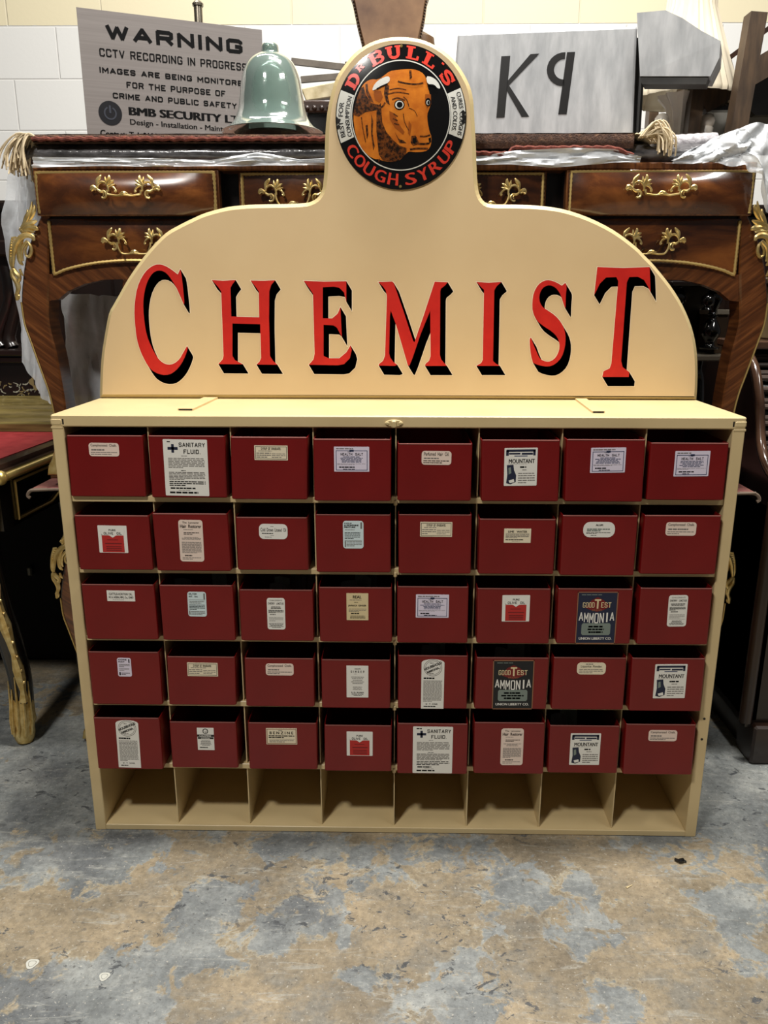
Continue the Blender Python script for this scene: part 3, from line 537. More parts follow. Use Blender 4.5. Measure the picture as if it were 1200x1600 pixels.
for i in range(5):
    zs = SHB[i]+ST+.0004
    for j in range(8):
        q = QUADS[i][j]; zb = (at(*q[2], YF).z+at(*q[3], YF).z)/2
        d = (zs-zb)/((CAM.z-zb)/YF); d = max(.004, min(.05, d)); y = YF-d
        TL, TR, BR, BL = (at(*c, y) for c in q)
        x0b, x1b, x0, x1, z1 = BL.x, BR.x, TL.x, TR.x, (TL.z+TR.z)/2
        # sides nearly upright, inside their own cell
        cx = (x0b+x1b+x0+x1)/4; w = min((x1-x0+x1b-x0b)/4, .0785); sk = max(-.002, min(.002, ((x0+x1)-(x0b+x1b))/4))
        cell = -W2+.0245+PIT*(j+.5); cx = max(cell-PIT/2+w+.0035, min(cell+PIT/2-w-.0035, cx))
        L_ = .245; t_ = .0016; kd, lx, ly, lw, lh, tilt, desc = LAB[i][j]
        m = MB(); e = .004
        def ring(yf, off, zz, s=0):
            a = sk if zz > (zs+z1)/2 else -sk
            return [(cx-w+off+a, yf+off, zz), (cx+w-off+a, yf+off, zz), (cx+w-off+a, yf+L_-off, zz), (cx-w+off+a, yf+L_-off, zz)]
        def rr(off, zz):                      # ring with the two front corners softened
            a = sk if zz > (zs+z1)/2 else -sk; l, r, f, b = cx-w+off+a, cx+w-off+a, y+off, y+L_-off; c = e*(1-off/.01)
            return [(l+c, f, zz), (r-c, f, zz), (r-c*.3, f+c*.3, zz), (r, f+c, zz), (r, b, zz), (l, b, zz), (l, f+c, zz), (l+c*.3, f+c*.3, zz)]
        rs = [rr(.002, zs), rr(0, zs+.002), rr(0, z1-.001), rr(.0006, z1), rr(t_, z1), rr(t_, zs+.003)]
        b0 = len(m.v)
        for r in rs: m.v += r
        for k in range(len(rs)-1):
            for n_ in range(8):
                n2_ = (n_+1) % 8; m.f.append((b0+k*8+n_, b0+k*8+n2_, b0+k*8+8+n2_, b0+k*8+8+n_)); m.mi.append(0)
        m.f.append(tuple(b0+n_ for n_ in range(8))[::-1]); m.mi.append(0); m.f.append(tuple(b0+40+n_ for n_ in range(8))); m.mi.append(0)
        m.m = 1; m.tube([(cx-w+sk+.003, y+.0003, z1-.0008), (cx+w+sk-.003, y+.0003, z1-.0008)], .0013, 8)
        ORG['storage_bin'] = Vector((0, 0, 0))
        b = m.build('storage_bin', [bin_red, rim_glint])
        # origin of the bin at the middle of its base
        o0 = Vector((cx, y+L_/2, zs)); b.data.transform(Matrix.Translation(-o0)); b.location = o0; ORG[b.name] = o0
        tag(b, 'red metal bin '+desc, 'storage bin', 'red bins in the cream cabinet'); BIN[(i, j)] = (cx, y, zs, z1, w)
        # paper label on its front
        c = at(lx, ly, y-.0002); hw = (at(lx+lw/2, ly, y).x-at(lx-lw/2, ly, y).x)/2; hh = (at(lx, ly-lh/2, y).z-at(lx, ly+lh/2, y).z)/2
        hh = min(hh, c.z-zs-.0005, z1-c.z-.0035); ta = math.radians(tilt)*.5; ca, sa = math.cos(ta), math.sin(ta)
        c.x = max(cx-w+hw+.004, min(cx+w-hw-.004, c.x))
        def fn(u, v, lay, c=c, hw=hw, hh=hh, ca=ca, sa=sa, y=y):
            a, b_ = (u-.5)*2*hw, (v-.5)*2*hh
            return Vector((c.x+a*ca-b_*sa, y-.0006-.00016*lay, c.z+a*sa+b_*ca))
        rad = outline(kd)*2*min(hw, hh); pts = []
        if kd == 'household':
            pts = [(-hw, -hh), (hw, -hh), (hw, hh*.86)]+[(hw*math.cos(a), hh*.86+hh*.14*math.sin(a)) for a in [math.pi*k/10 for k in range(1, 10)]]+[(-hw, hh*.86)]
        else:
            for (sx, sz, a0) in ((1, -1, -90), (1, 1, 0), (-1, 1, 90), (-1, -1, 180)):
                for k in range(5):
                    a = math.radians(a0+22.5*k); pts.append((sx*(hw-rad)+rad*math.cos(a), sz*(hh-rad)+rad*math.sin(a)))
        m = MB(); m.prism([(c.x+a*ca-b_*sa, c.z+a*sa+b_*ca) for a, b_ in pts], y-.0006, y)
        pk = PAPER[kd]
        if kd == 'ammonia' and i == 3: pk = 'coal'
        pl = m.build('paper_label', P[pk], b)
        L = Label(fn); print_label(kd, L, hw/hh); lt = L.mb.build('lettering', L.mats, pl)

# loose papers poking up in some of the bins
for (i, j), px in (((2, 2), ((425, 10), (432, -14), (452, 16), (465, 35))), ((2, 3), ((545, -20), (558, 50), (578, -40))), ((3, 4), ((668, 60), (690, -12))), ((3, 5), ((790, 65), (822, 8), (838, -6))), ((2, 1), ((268, 20), (330, -30))), ((4, 6), ((890, 10), (922, -20)))):
    cx, y, zs, z1, w = BIN[(i, j)]
    for k, (x, tl) in enumerate(px):
        p = at(x, 900, y); xx = max(cx-w+.03, min(cx+w-.03, p.x)); yy = y+.05+.03*k; m = MB(); a = math.radians(tl*.35)
        hh = z1-zs-.014+.004*(k % 2)
        m.grid(lambda u, v: (xx+(u-.5)*.036+math.sin(a)*v*.03, yy+.010*math.sin(u*3+k)+.012*v, zs+.004+v*hh-(u-.5)*math.sin(a)*.03*v), 4, 4)
        o = m.build('paper_sheet', P['slate' if k % 2 else 'greyp'])
        tag(o, 'loose paper slip standing inside the bin '+LAB[i][j][6].split(',')[0].replace('with a', 'of the', 1), 'paper', 'paper slips in bin %s row, %s' % (ROWS[i], ['leftmost', 'second', 'third', 'fourth', 'fifth', 'sixth', 'seventh', 'rightmost'][j]))
# ------------------------------------------------------------------ the shaped sign board
OUT = [(154, 621.5), (155, 585), (157, 555), (162, 522), (168, 491), (176, 475), (184, 461), (194, 443), (204, 427), (219, 406), (236, 385), (257, 364), (277, 352), (297, 342), (320, 332), (354, 323), (386, 319.5), (420, 318.5), (450, 318), (470, 317), (482, 315.5), (494, 309.5), (501.5, 299), (504.5, 285), (506.6, 260), (507.6, 213), (510, 181), (515, 153), (524, 122), (537, 101), (554, 81), (576, 66), (600, 58), (621, 56), (643, 57), (665, 62), (686, 72.5), (706, 88), (721, 107), (734, 131), (739.5, 153), (741.6, 181), (744, 224), (745.5, 267), (748, 296), (755, 312), (768, 318.5), (800, 319), (840, 320.5), (880, 326), (920, 339), (960, 359), (994, 384), (1010, 400), (1025, 415.6), (1050, 447), (1069, 478), (1083, 512), (1090, 544), (1092, 575), (1091.5, 606), (1090, 625.5)]
ctr = at(622, 624, YS)
board = thing('sign_board', 'tall cream shaped shop sign board reading CHEMIST, standing on the cabinet', 'sign', (ctr.x, YS+.01, H+.0005))
pts = [at(x, y, YS) for x, y in OUT]; pts = [(p.x, max(p.z, H+.0008)) for p in pts]; pts[0] = (pts[0][0], H+.0008); pts[-1] = (pts[-1][0], H+.0008)
pts = spline(pts, 3)
BV = .0085
m = MB(); m.prism(inset(pts if sum(pts[i][0]*pts[(i+1) % len(pts)][1]-pts[(i+1) % len(pts)][0]*pts[i][1] for i in range(len(pts))) > 0 else pts[::-1], .0088), YS-.0002, YS+.012)
m.build('face_panel', cream_dull, board)
m = MB(); m.prism(pts, YS+.0002, YS+.019, BV); m.build('edge_moulding', cream_rim, board)
V = (8.6, 14.4)
C1 = lambda pts, sc, ox, oy: [(x/sc+ox, y/sc+oy) for x, y in pts]
A1, A2 = (2.727, 180, 380), (2.609, 640, 380)
LET = [
 ('C', chaikin(C1([(700, 155), (670, 220), (600, 165), (520, 115), (440, 95), (360, 120), (280, 190), (210, 310), (170, 450), (152, 640), (160, 800), (180, 980), (220, 1120), (280, 1250), (340, 1340), (400, 1385), (480, 1415), (570, 1412), (640, 1370), (710, 1290), (760, 1190), (790, 1100), (780, 1070), (740, 1140), (690, 1230), (620, 1285), (550, 1295), (480, 1265), (420, 1200), (350, 1070), (300, 940), (275, 800), (260, 640), (262, 500), (290, 350), (340, 240), (400, 180), (470, 170), (540, 205), (610, 300), (660, 390), (700, 480), (740, 575), (750, 560), (735, 400), (715, 220)], 7.615, 190, 400), {0, 1, 22, 42})),
 ('H', C1([(412, 157), (460, 160), (514, 157), (500, 175), (492, 190), (495, 312), (614, 316), (612, 205), (598, 185), (577, 159), (630, 160), (682, 158), (665, 178), (657, 205), (656, 320), (660, 480), (672, 500), (692, 518), (602, 517), (615, 505), (622, 488), (618, 345), (500, 342), (500, 480), (510, 497), (545, 516), (440, 515), (458, 495), (462, 480), (452, 205), (438, 185)], *A1)),
 ('E', C1([(803, 160), (890, 164), (985, 162), (985, 250), (975, 210), (955, 190), (930, 185), (885, 188), (885, 320), (925, 320), (948, 300), (960, 272), (963, 340), (966, 400), (945, 360), (930, 350), (888, 348), (888, 480), (910, 490), (955, 490), (985, 465), (1003, 435), (1008, 455), (1000, 490), (975, 515), (950, 520), (825, 518), (845, 495), (850, 470), (843, 215), (830, 195)], *A1)),
 ('M', C1([(95, 175), (150, 176), (280, 170), (300, 185), (430, 560), (560, 960), (578, 985), (700, 630), (850, 172), (940, 178), (1025, 180), (985, 225), (935, 265), (925, 300), (920, 1150), (935, 1210), (975, 1260), (1015, 1300), (720, 1300), (725, 1275), (775, 1230), (795, 1170), (790, 560), (660, 880), (555, 1190), (510, 1300), (490, 1290), (330, 740), (262, 560), (250, 640), (240, 1130), (255, 1190), (300, 1250), (350, 1285), (310, 1300), (100, 1295), (105, 1275), (160, 1230), (185, 1160), (210, 370), (195, 290), (160, 240)], 8.571, 580, 420)),
 ('I', C1([(272, 158), (322, 161), (374, 158), (355, 175), (345, 192), (340, 480), (350, 490), (368, 500), (272, 500), (292, 488), (298, 475), (303, 190), (292, 180)], *A2)),
 ('S', chaikin(C1([(740, 195), (690, 235), (620, 190), (520, 155), (440, 165), (360, 220), (300, 330), (280, 460), (285, 600), (340, 720), (440, 800), (560, 875), (630, 950), (660, 1040), (655, 1130), (610, 1230), (540, 1285), (470, 1290), (400, 1260), (370, 1220), (340, 1150), (300, 1060), (262, 955), (243, 970), (248, 1090), (265, 1220), (290, 1305), (370, 1340), (500, 1362), (600, 1325), (690, 1230), (735, 1090), (745, 960), (730, 850), (680, 740), (600, 650), (500, 580), (430, 540), (385, 470), (375, 380), (400, 300), (450, 245), (520, 225), (600, 255), (660, 330), (690, 410), (730, 535), (742, 540), (745, 380), (760, 240)], 8.89, 800, 420), {0, 1, 22, 26, 46, 47})),
 ('T', C1([(765, 97), (870, 101), (978, 97), (982, 200), (970, 175), (955, 150), (930, 137), (895, 138), (885, 160), (862, 480), (868, 505), (895, 525), (893, 545), (785, 545), (790, 522), (815, 510), (822, 490), (850, 155), (842, 138), (800, 140), (775, 165), (752, 212)], *A2))]
def wp(p, y): q = at(p[0], p[1], YS); return (q.x, y, q.z)
EK = [0]
for ch, poly in LET:
    w2 = [(wp(p, 0)[0], wp(p, 0)[2]) for p in poly]; ws = [(wp((p[0]+V[0], p[1]+V[1]), 0)[0], wp((p[0]+V[0], p[1]+V[1]), 0)[2]) for p in poly]
    m = MB(); m.flat(w2, YS-.0012); lo = m.build('letter', red_letter, board); lo['label'] = 'red painted letter '+ch
    m = MB(); n = len(w2); m.flat(ws, YS-.0009)
    for k in range(n):
        k2 = (k+1) % n; m.quadv(*[(p[0], YS-.0009, p[1]) for p in (w2[k], w2[k2], ws[k2], ws[k])])
    m.build('block_shade', black, lo)
    m = MB(); r = .0013
    def edge(a, b):
        a, b = Vector(a), Vector(b); d = b-a
        if d.length < 1e-6: return
        nn = Vector((-d.y, d.x)).normalized()*r; e = d.normalized()*r*.6
        EK[0] = (EK[0]+1) % 40; m.quadv(*[(p.x, YS-.0006-.000006*EK[0], p.y) for p in (a-nn-e, b-nn+e, b+nn+e, a+nn-e)])
    for k in range(n):
        k2 = (k+1) % n; edge(w2[k], w2[k2]); edge(ws[k], ws[k2]); edge(w2[k], ws[k])
    m.build('outline', white_line, lo)

# ------------------------------------------------------------------ the round enamel badge on the board
bc = at(626.3, 183, YS); RX = (at(728.3, 183, YS).x-at(524.3, 183, YS).x)/2; RZ = (at(626.3, 69.2, YS).z-at(626.3, 296.8, YS).z)/2
bc.z = (at(626.3, 69.2, YS).z+at(626.3, 296.8, YS).z)/2
def dome(u, v, lay=0): return Vector((bc.x+u*RX, YS-.0035-.017*(1-u*u-v*v)-.00045*lay, bc.z+v*RZ))
bmats = dict(orange=mottled('orange_enamel', (186, 100, 30), (212, 126, 40), 45, .2, coat=.6), brown=mottled('brown_enamel', (34, 20, 12), (120, 66, 26), 160, .22, coat=.6, lo=.4, hi=.66), bone=mat('bone_white_enamel', (214, 214, 206), .22, coat=.6), blk=mat('black_enamel', (12, 11, 12), .16, coat=1.0), coral=mat('coral_red_enamel', (212, 62, 48), .25, coat=.5), tanb=mat('dark_orange_enamel', (150, 78, 26), .2, coat=.6))
mesh = MB(); rings = 16; seg = 96
prof = [(math.sin(math.pi/2*k/rings)) for k in range(rings+1)]
mesh.v.append(tuple(dome(0, 0)));
for r_ in prof[1:]:
    for k in range(seg): a = 2*math.pi*k/seg; mesh.v.append(tuple(dome(r_*math.cos(a), r_*math.sin(a))))
for k in range(seg): mesh.f.append((0, 1+k, 1+(k+1) % seg)); mesh.mi.append(0)
for q in range(rings-1):
    for k in range(seg):
        a, b = 1+q*seg+k, 1+q*seg+(k+1) % seg; mesh.f.append((a, a+seg, b+seg, b)); mesh.mi.append(0)
base = 1+(rings-1)*seg; nb = len(mesh.v)
for k in range(seg): a = 2*math.pi*k/seg; p = dome(math.cos(a), math.sin(a)); mesh.v.append((p.x, YS-.0003, p.z))
for k in range(seg): k2 = (k+1) % seg; mesh.f.append((base+k, nb+k, nb+k2, base+k2)); mesh.mi.append(0)
badge = mesh.build('enamel_badge', bmats['blk'], board, smooth=True); badge['label'] = 'round black enamel advertising plate with a bull'
def dtri(mb, a, b, c, lay, mx=.09, depth=0):
    ls = [((b[0]-a[0])**2+(b[1]-a[1])**2, 0), ((c[0]-b[0])**2+(c[1]-b[1])**2, 1), ((a[0]-c[0])**2+(a[1]-c[1])**2, 2)]; l, w = max(ls)
    if l > mx*mx and depth < 12:
        P3 = [a, b, c]; i, j, k = w, (w+1) % 3, (w+2) % 3; mid = ((P3[i][0]+P3[j][0])/2, (P3[i][1]+P3[j][1])/2)
        dtri(mb, P3[i], mid, P3[k], lay, mx, depth+1); dtri(mb, mid, P3[j], P3[k], lay, mx, depth+1); return
    if (b[0]-a[0])*(c[1]-a[1])-(c[0]-a[0])*(b[1]-a[1]) < 0: b, c = c, b
    mb.quadv(dome(*a, lay), dome(*b, lay), dome(*c, lay))
def dpoly(mb, poly, lay, mx=.09):
    for t in tessellate_polygon([[Vector((x, y, 0)) for x, y in poly]]): dtri(mb, *[poly[i] for i in t], lay, mx)
K = lambda pts: [((x-583)/471, -(y-660)/525) for x, y in pts]            # from the close-up to the unit circle
def dstroke(mb, pts, w, lay):
    pts = spline(K(pts), 4)
    for a, b in zip(pts, pts[1:]):
        d = Vector(b)-Vector(a)
        if d.length < 1e-6: continue
        n = Vector((-d.y, d.x)).normalized()*w
        mb.quadv(*[dome(p.x, p.y, lay) for p in (Vector(a)-n, Vector(b)-n, Vector(b)+n, Vector(a)+n)])
m = MB()
for k in range(120):
    a, b = 2*math.pi*k/120, 2*math.pi*(k+1)/120; o = .02
    m.quadv(*[dome(r*math.cos(q), r*math.sin(q)+o, 1) for r, q in ((.742, a), (.757, a), (.757, b), (.742, b))])
m.build('white_ring', bmats['bone'], badge)
def polar(deg, r): a = math.radians(deg); return (r*math.sin(a), r*math.cos(a)+.01)     # degrees clockwise from the top
for d0, d1, lab in ((-67.5, -111, 'left'), (66, 107.5, 'right')):
    m = MB(); n = 22
    for k in range(n):
        a, b = d0+(d1-d0)*k/n, d0+(d1-d0)*(k+1)/n
        pp = [polar(a, .765), polar(a, .985), polar(b, .985), polar(b, .765)]
        if d1 < d0: pp = pp[::-1]
        m.quadv(*[dome(*q, 1) for q in pp[::-1]])
    wp_ = m.build('white_panel', bmats['bone'], badge)
def arc_word(mb, txt, centre, width, r0, r1, lay, bold=.0, bottom=False):
    vs, fs = text_shape(txt)
    def f(a, b):
        d = centre+(a-.5)*width*(-1 if bottom else 1); r = (r1-(r1-r0)*b) if bottom else r0+(r1-r0)*b
        return dome(*polar(d, r), lay)
    for k in ((-1, 0, 1) if bold > .004 else (0,)): mb.add([f(a+k*bold/len(txt)*1.2, b)+Vector((0, -.00003*(k+1), 0)) for a, b in vs], fs)
m = MB()
arc_word(m, 'BEST  FOR', -92, 30, .885, .955, 2, .03); arc_word(m, 'CONSUMPTION', -89.5, 39, .785, .85, 2, .03)
for (u, v, r) in ((-.975, -.035, .05), (-.955, -.12, .03), (9, 9, 9), (.955, .07, .035), (.975, 0.0, .045), (.955, -.06, .028)):
    if u == 9:
        m.build('panel_lettering', black, badge); m = MB()
        arc_word(m, 'CURES  COUGHS', 87, 37, .895, .96, 2, .03); arc_word(m, 'AND COLDS.', 87, 33, .795, .86, 2, .03); continue
    pl = [(u+r*(1+.35*math.sin(5*a))*math.cos(a), v+r*(1+.3*math.cos(3*a))*math.sin(a)) for a in [2*math.pi*k/14 for k in range(14)]]
    pl = [(x*min(1, .985/max(1e-6, math.hypot(x, y))), y*min(1, .985/max(1e-6, math.hypot(x, y)))) for x, y in pl]; dpoly(m, pl, 3)
m.build('panel_lettering', black, badge)
# slab letters of the upper word, drawn as strokes in a unit box
def arcp(cx, cy, rx, ry, a0, a1, n=10): return [(cx+rx*math.cos(math.radians(a0+(a1-a0)*k/n)), cy+ry*math.sin(math.radians(a0+(a1-a0)*k/n))) for k in range(n+1)]
SLAB = {'B': [([(.24, 0), (.24, 1)], .15), ([(0, .07), (.6, .07)], .07), ([(0, .93), (.6, .93)], .07), ([(.24, .52), (.6, .52)], .06), (arcp(.58, .75, .26, .2, 90, -90), .11), (arcp(.6, .28, .3, .22, 90, -90), .11)],
 'D': [([(.24, 0), (.24, 1)], .15), ([(0, .07), (.5, .07)], .07), ([(0, .93), (.5, .93)], .07), (arcp(.48, .5, .4, .43, 90, -90, 14), .13)],
 'R': [([(.24, 0), (.24, 1)], .14), ([(0, .07), (.46, .07)], .07), ([(0, .93), (.6, .93)], .07), ([(.24, .5), (.6, .5)], .06), (arcp(.56, .72, .28, .22, 90, -90), .12), ([(.55, .5), (.85, .07)], .13), ([(.66, .07), (1, .07)], .07)],
 'U': [([(.22, 1), (.22, .36)], .14), (arcp(.5, .34, .29, .27, 180, 360, 14), .11), ([(.78, .36), (.78, 1)], .12), ([(0, .93), (.44, .93)], .07), ([(.58, .93), (1, .93)], .07)],
 'L': [([(.3, 0), (.3, 1)], .16), ([(.02, .93), (.6, .93)], .07), ([(.02, .07), (.95, .07)], .07), ([(.9, 0), (.9, .34)], .09)],
 'S': [(arcp(.5, .72, .34, .21, 20, 270, 14), .12), (arcp(.5, .28, .36, .22, 90, -160, 14), .12), ([(.88, .62), (.88, 1)], .07), ([(.1, .38), (.1, 0)], .07)], "'": [([(.5, 1), (.5, .62)], .3)]}
SLK = [0]
def slab(mb, ch, deg, wd, r0, r1, lay):
    def f(p): return dome(*polar(deg+(p[0]-.5)*wd, r0+(r1-r0)*p[1]), lay)
    for pl, w in SLAB[ch]:
        for k in range(len(pl)-1):
            a, b = Vector(pl[k]), Vector(pl[k+1]); d = b-a; e = d.normalized()*(.02 if len(pl) > 2 else 0); n = Vector((-d.y, d.x)).normalized()*w
            SLK[0] = (SLK[0]+1) % 60; mb.quadv(*[f(p)+Vector((0, -.000006*SLK[0], 0)) for p in (a-n-e, b-n+e, b+n+e, a+n-e)])
m = MB()
for ch, d, w, r0, r1 in (('D', -56, 14, .79, .96), ('R', -42.5, 7.5, .87, .96), ('B', -25, 14.5, .79, .97), ('U', -7.3, 15, .79, .97), ('L', 11.6, 14, .79, .97), ('L', 29.5, 14, .79, .97), ("'", 41, 4, .9, .97), ('S', 52.5, 14, .79, .96)): slab(m, ch, d, w, r0, r1, 2)
m.build('red_lettering', bmats['coral'], badge); m = MB()
for ch, d, w in (('C', -122, 10), ('O', -134, 10.5), ('U', -146, 10), ('G', -159, 10.5), ('H', -172.5, 9.5), ('S', 169.5, 10.5), ('Y', 156, 10.5), ('R', 142.5, 10), ('U', 129.5, 10), ('P', 118, 9.5)): arc_word(m, ch, d, w, .79, .955, 2, .045, True)
m.build('red_lettering', bmats['coral'], badge)
# the bull's head
m = MB(); MM = [bmats[k] for k in ('orange', 'brown', 'bone', 'blk', 'tanb')]
dpoly(m, chaikin(K([(240, 650), (262, 545), (300, 445), (330, 408), (375, 388), (420, 395), (470, 360), (500, 335), (560, 325), (650, 320), (700, 327), (745, 355), (765, 400), (772, 450), (786, 490), (797, 560), (785, 605), (770, 645), (775, 700), (790, 770), (805, 800), (803, 860), (780, 900), (740, 912), (690, 915), (640, 908), (620, 930), (580, 970), (520, 985), (460, 978), (420, 962), (400, 965), (345, 935), (290, 870), (255, 780)]), set()), 2, .12)
m.m = 1
for pl in ([(410, 600), (440, 560), (450, 700), (480, 770), (530, 830), (575, 868), (625, 885), (625, 925), (580, 970), (520, 985), (455, 972), (425, 930), (408, 760)], [(240, 640), (258, 560), (298, 452), (318, 440), (332, 500), (370, 560), (425, 575), (412, 612), (330, 625), (280, 655)], [(540, 770), (575, 850), (625, 850), (600, 830), (570, 820)], [(660, 800), (690, 795), (712, 840), (700, 862), (672, 870), (655, 845)], [(470, 430), (500, 440), (490, 520), (505, 580), (480, 560), (462, 500)], [(330, 425), (345, 420), (350, 470), (390, 560), (360, 545), (335, 490)], [(640, 330), (655, 328), (660, 380), (645, 395)], [(330, 720), (345, 715), (350, 780), (340, 820)], [(372, 640), (385, 690), (380, 780), (395, 870), (385, 900), (370, 780)]):
    dpoly(m, K(pl), 3, .12)
m.m = 4
for pl in ([(500, 620), (540, 640), (560, 700), (610, 770), (600, 790), (540, 740), (505, 680)], [(395, 470), (440, 475), (455, 520), (430, 560), (400, 540), (390, 500)], [(755, 500), (795, 500), (797, 570), (770, 600), (752, 560)], [(640, 690), (660, 720), (650, 800), (635, 780)]):
    dpoly(m, K(pl), 3, .12)
m.m = 1
for st, w in (([(500, 470), (560, 460), (620, 470)], .007), ([(490, 500), (560, 488), (640, 500)], .007), ([(560, 410), (620, 425), (690, 430), (740, 420)], .012), ([(600, 520), (625, 545), (640, 590)], .007), ([(520, 540), (560, 528), (610, 545)], .009), ([(530, 640), (560, 660)], .008), ([(525, 675), (560, 690)], .008), ([(535, 710), (570, 720)], .007), ([(600, 640), (610, 700), (640, 760)], .006), ([(690, 850), (740, 855), (790, 850)], .012), ([(650, 895), (700, 888), (780, 888)], .012), ([(720, 800), (760, 800), (795, 790)], .009), ([(640, 600), (680, 620), (700, 660)], .005), ([(440, 380), (470, 420), (480, 460)], .008), ([(430, 960), (425, 985)], .008), ([(300, 660), (310, 740), (330, 840)], .006), ([(420, 600), (450, 590), (470, 560)], .012)): dstroke(m, st, w, 4)
m.m = 3
for cx_, cy_, rx_, ry_ in ((572, 577, 37, 36), (776, 556, 20, 30)): dpoly(m, K([(cx_+rx_*math.cos(a), cy_+ry_*math.sin(a)) for a in [2*math.pi*k/18 for k in range(18)]]), 4)
dpoly(m, K([(668, 815), (690, 812), (702, 845), (690, 856), (672, 850)]), 4); dpoly(m, K([(782, 815), (800, 806), (802, 840), (790, 850)]), 4)
m.m = 2; dpoly(m, K([(572+30*math.cos(a), 577+29*math.sin(a)) for a in [2*math.pi*k/18 for k in range(18)]]), 5); dpoly(m, K([(776+12*math.cos(a), 560+18*math.sin(a)) for a in [2*math.pi*k/14 for k in range(14)]]), 5)
m.m = 3; dpoly(m, K([(574+21*math.cos(a), 577+21*math.sin(a)) for a in [2*math.pi*k/18 for k in range(18)]]), 6); dpoly(m, K([(778+8*math.cos(a), 560+14*math.sin(a)) for a in [2*math.pi*k/14 for k in range(14)]]), 6)
m.build('bull_head', MM, badge)
for pl in ([(378, 475), (385, 445), (405, 415), (440, 388), (490, 370), (505, 385), (500, 415), (455, 435), (410, 462)], [(758, 370), (800, 375), (840, 403), (866, 455), (845, 458), (815, 435), (770, 430)]):
    m = MB(); dpoly(m, chaikin(K(pl), set()), 5); m.m = 1; dstroke(m, [(x*.9+c_*.1, y*.9+d_*.1+6) for (x, y), (c_, d_) in zip(pl[-3:], pl[:3])], .008, 6); m.build('horn', [bmats['bone'], bmats['blk']], badge)
m = MB()
for u, v in ((0, .965), (0.0, -.955)): p = dome(u, v, 0); m.tube([(p.x, p.y-.003, p.z), (p.x, p.y+.004, p.z)], [.0028, .004], 12)
m.build('fixing_screw', brass, badge)
# ------------------------------------------------------------------ the two gilt mounted bureaux, one stacked on the other
YD, ZB = 1.925, 0.765                                   # front plane of the upper bureau, floor of its feet
XC = -0.0125                                              # its middle
def dp(x, y, Y=YD): q = at(x, y, Y); return (q.x-XC, q.z)
def loc(poly, Y=YD): return [dp(x, y, Y) for x, y in poly]
mir = lambda poly, s: [(XC+s*x*(-1), z) for x, z in poly]     # s = 1 mirrors the left-hand outline to the right, -1 keeps it
def side(poly, s): return [(XC+(x if s < 0 else -x), z) for x, z in poly]
desk = thing('bureau', 'upper veneered writing bureau with gilt mounts, standing on another behind the sign board', 'desk', (XC, YD, ZB), 'gilt mounted bureaux stacked behind the cabinet')
ZT = dp(60, 257)[1]; XL = dp(52, 262)[0]
m = MB(); m.box(XC+XL, XC-XL, YD-.008, YD+.78, ZT-.014, ZT+.002, .003); m.build('top_board', band_wood, desk)
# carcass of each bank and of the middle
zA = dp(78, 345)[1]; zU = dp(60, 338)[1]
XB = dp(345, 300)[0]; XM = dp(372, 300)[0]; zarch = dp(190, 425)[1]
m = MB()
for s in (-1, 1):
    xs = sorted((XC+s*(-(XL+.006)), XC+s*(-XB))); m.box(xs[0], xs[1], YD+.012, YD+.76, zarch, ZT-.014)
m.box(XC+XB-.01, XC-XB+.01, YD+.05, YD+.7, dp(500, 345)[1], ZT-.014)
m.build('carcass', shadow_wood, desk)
def bulged(poly_bottom, x0, x1, z1, y, depth, nu=14, nv=8):
    """drawer front swelling towards the viewer; poly_bottom gives the lower edge z for each x share"""
    def fn(u, v):
        x = x0+(x1-x0)*u; zb = poly_bottom(u); z = zb+(z1-zb)*v
        return (x, y-depth*(1-(2*u-1)**2)**.5*math.sin(math.pi*(.15+.7*v))-.004, z)
    return fn
def rope(mb, pts, r=.0042):
    pts = [Vector(p) for p in pts]; L_ = 0; out = []
    for a, b in zip(pts, pts[1:]):
        n = max(2, int((b-a).length/.0045))
        for k in range(n): out.append(a.lerp(b, k/n))
    out.append(pts[-1])
    mb.tube(out, [r*(1.08 if k % 2 else .82) for k in range(len(out))], 6)
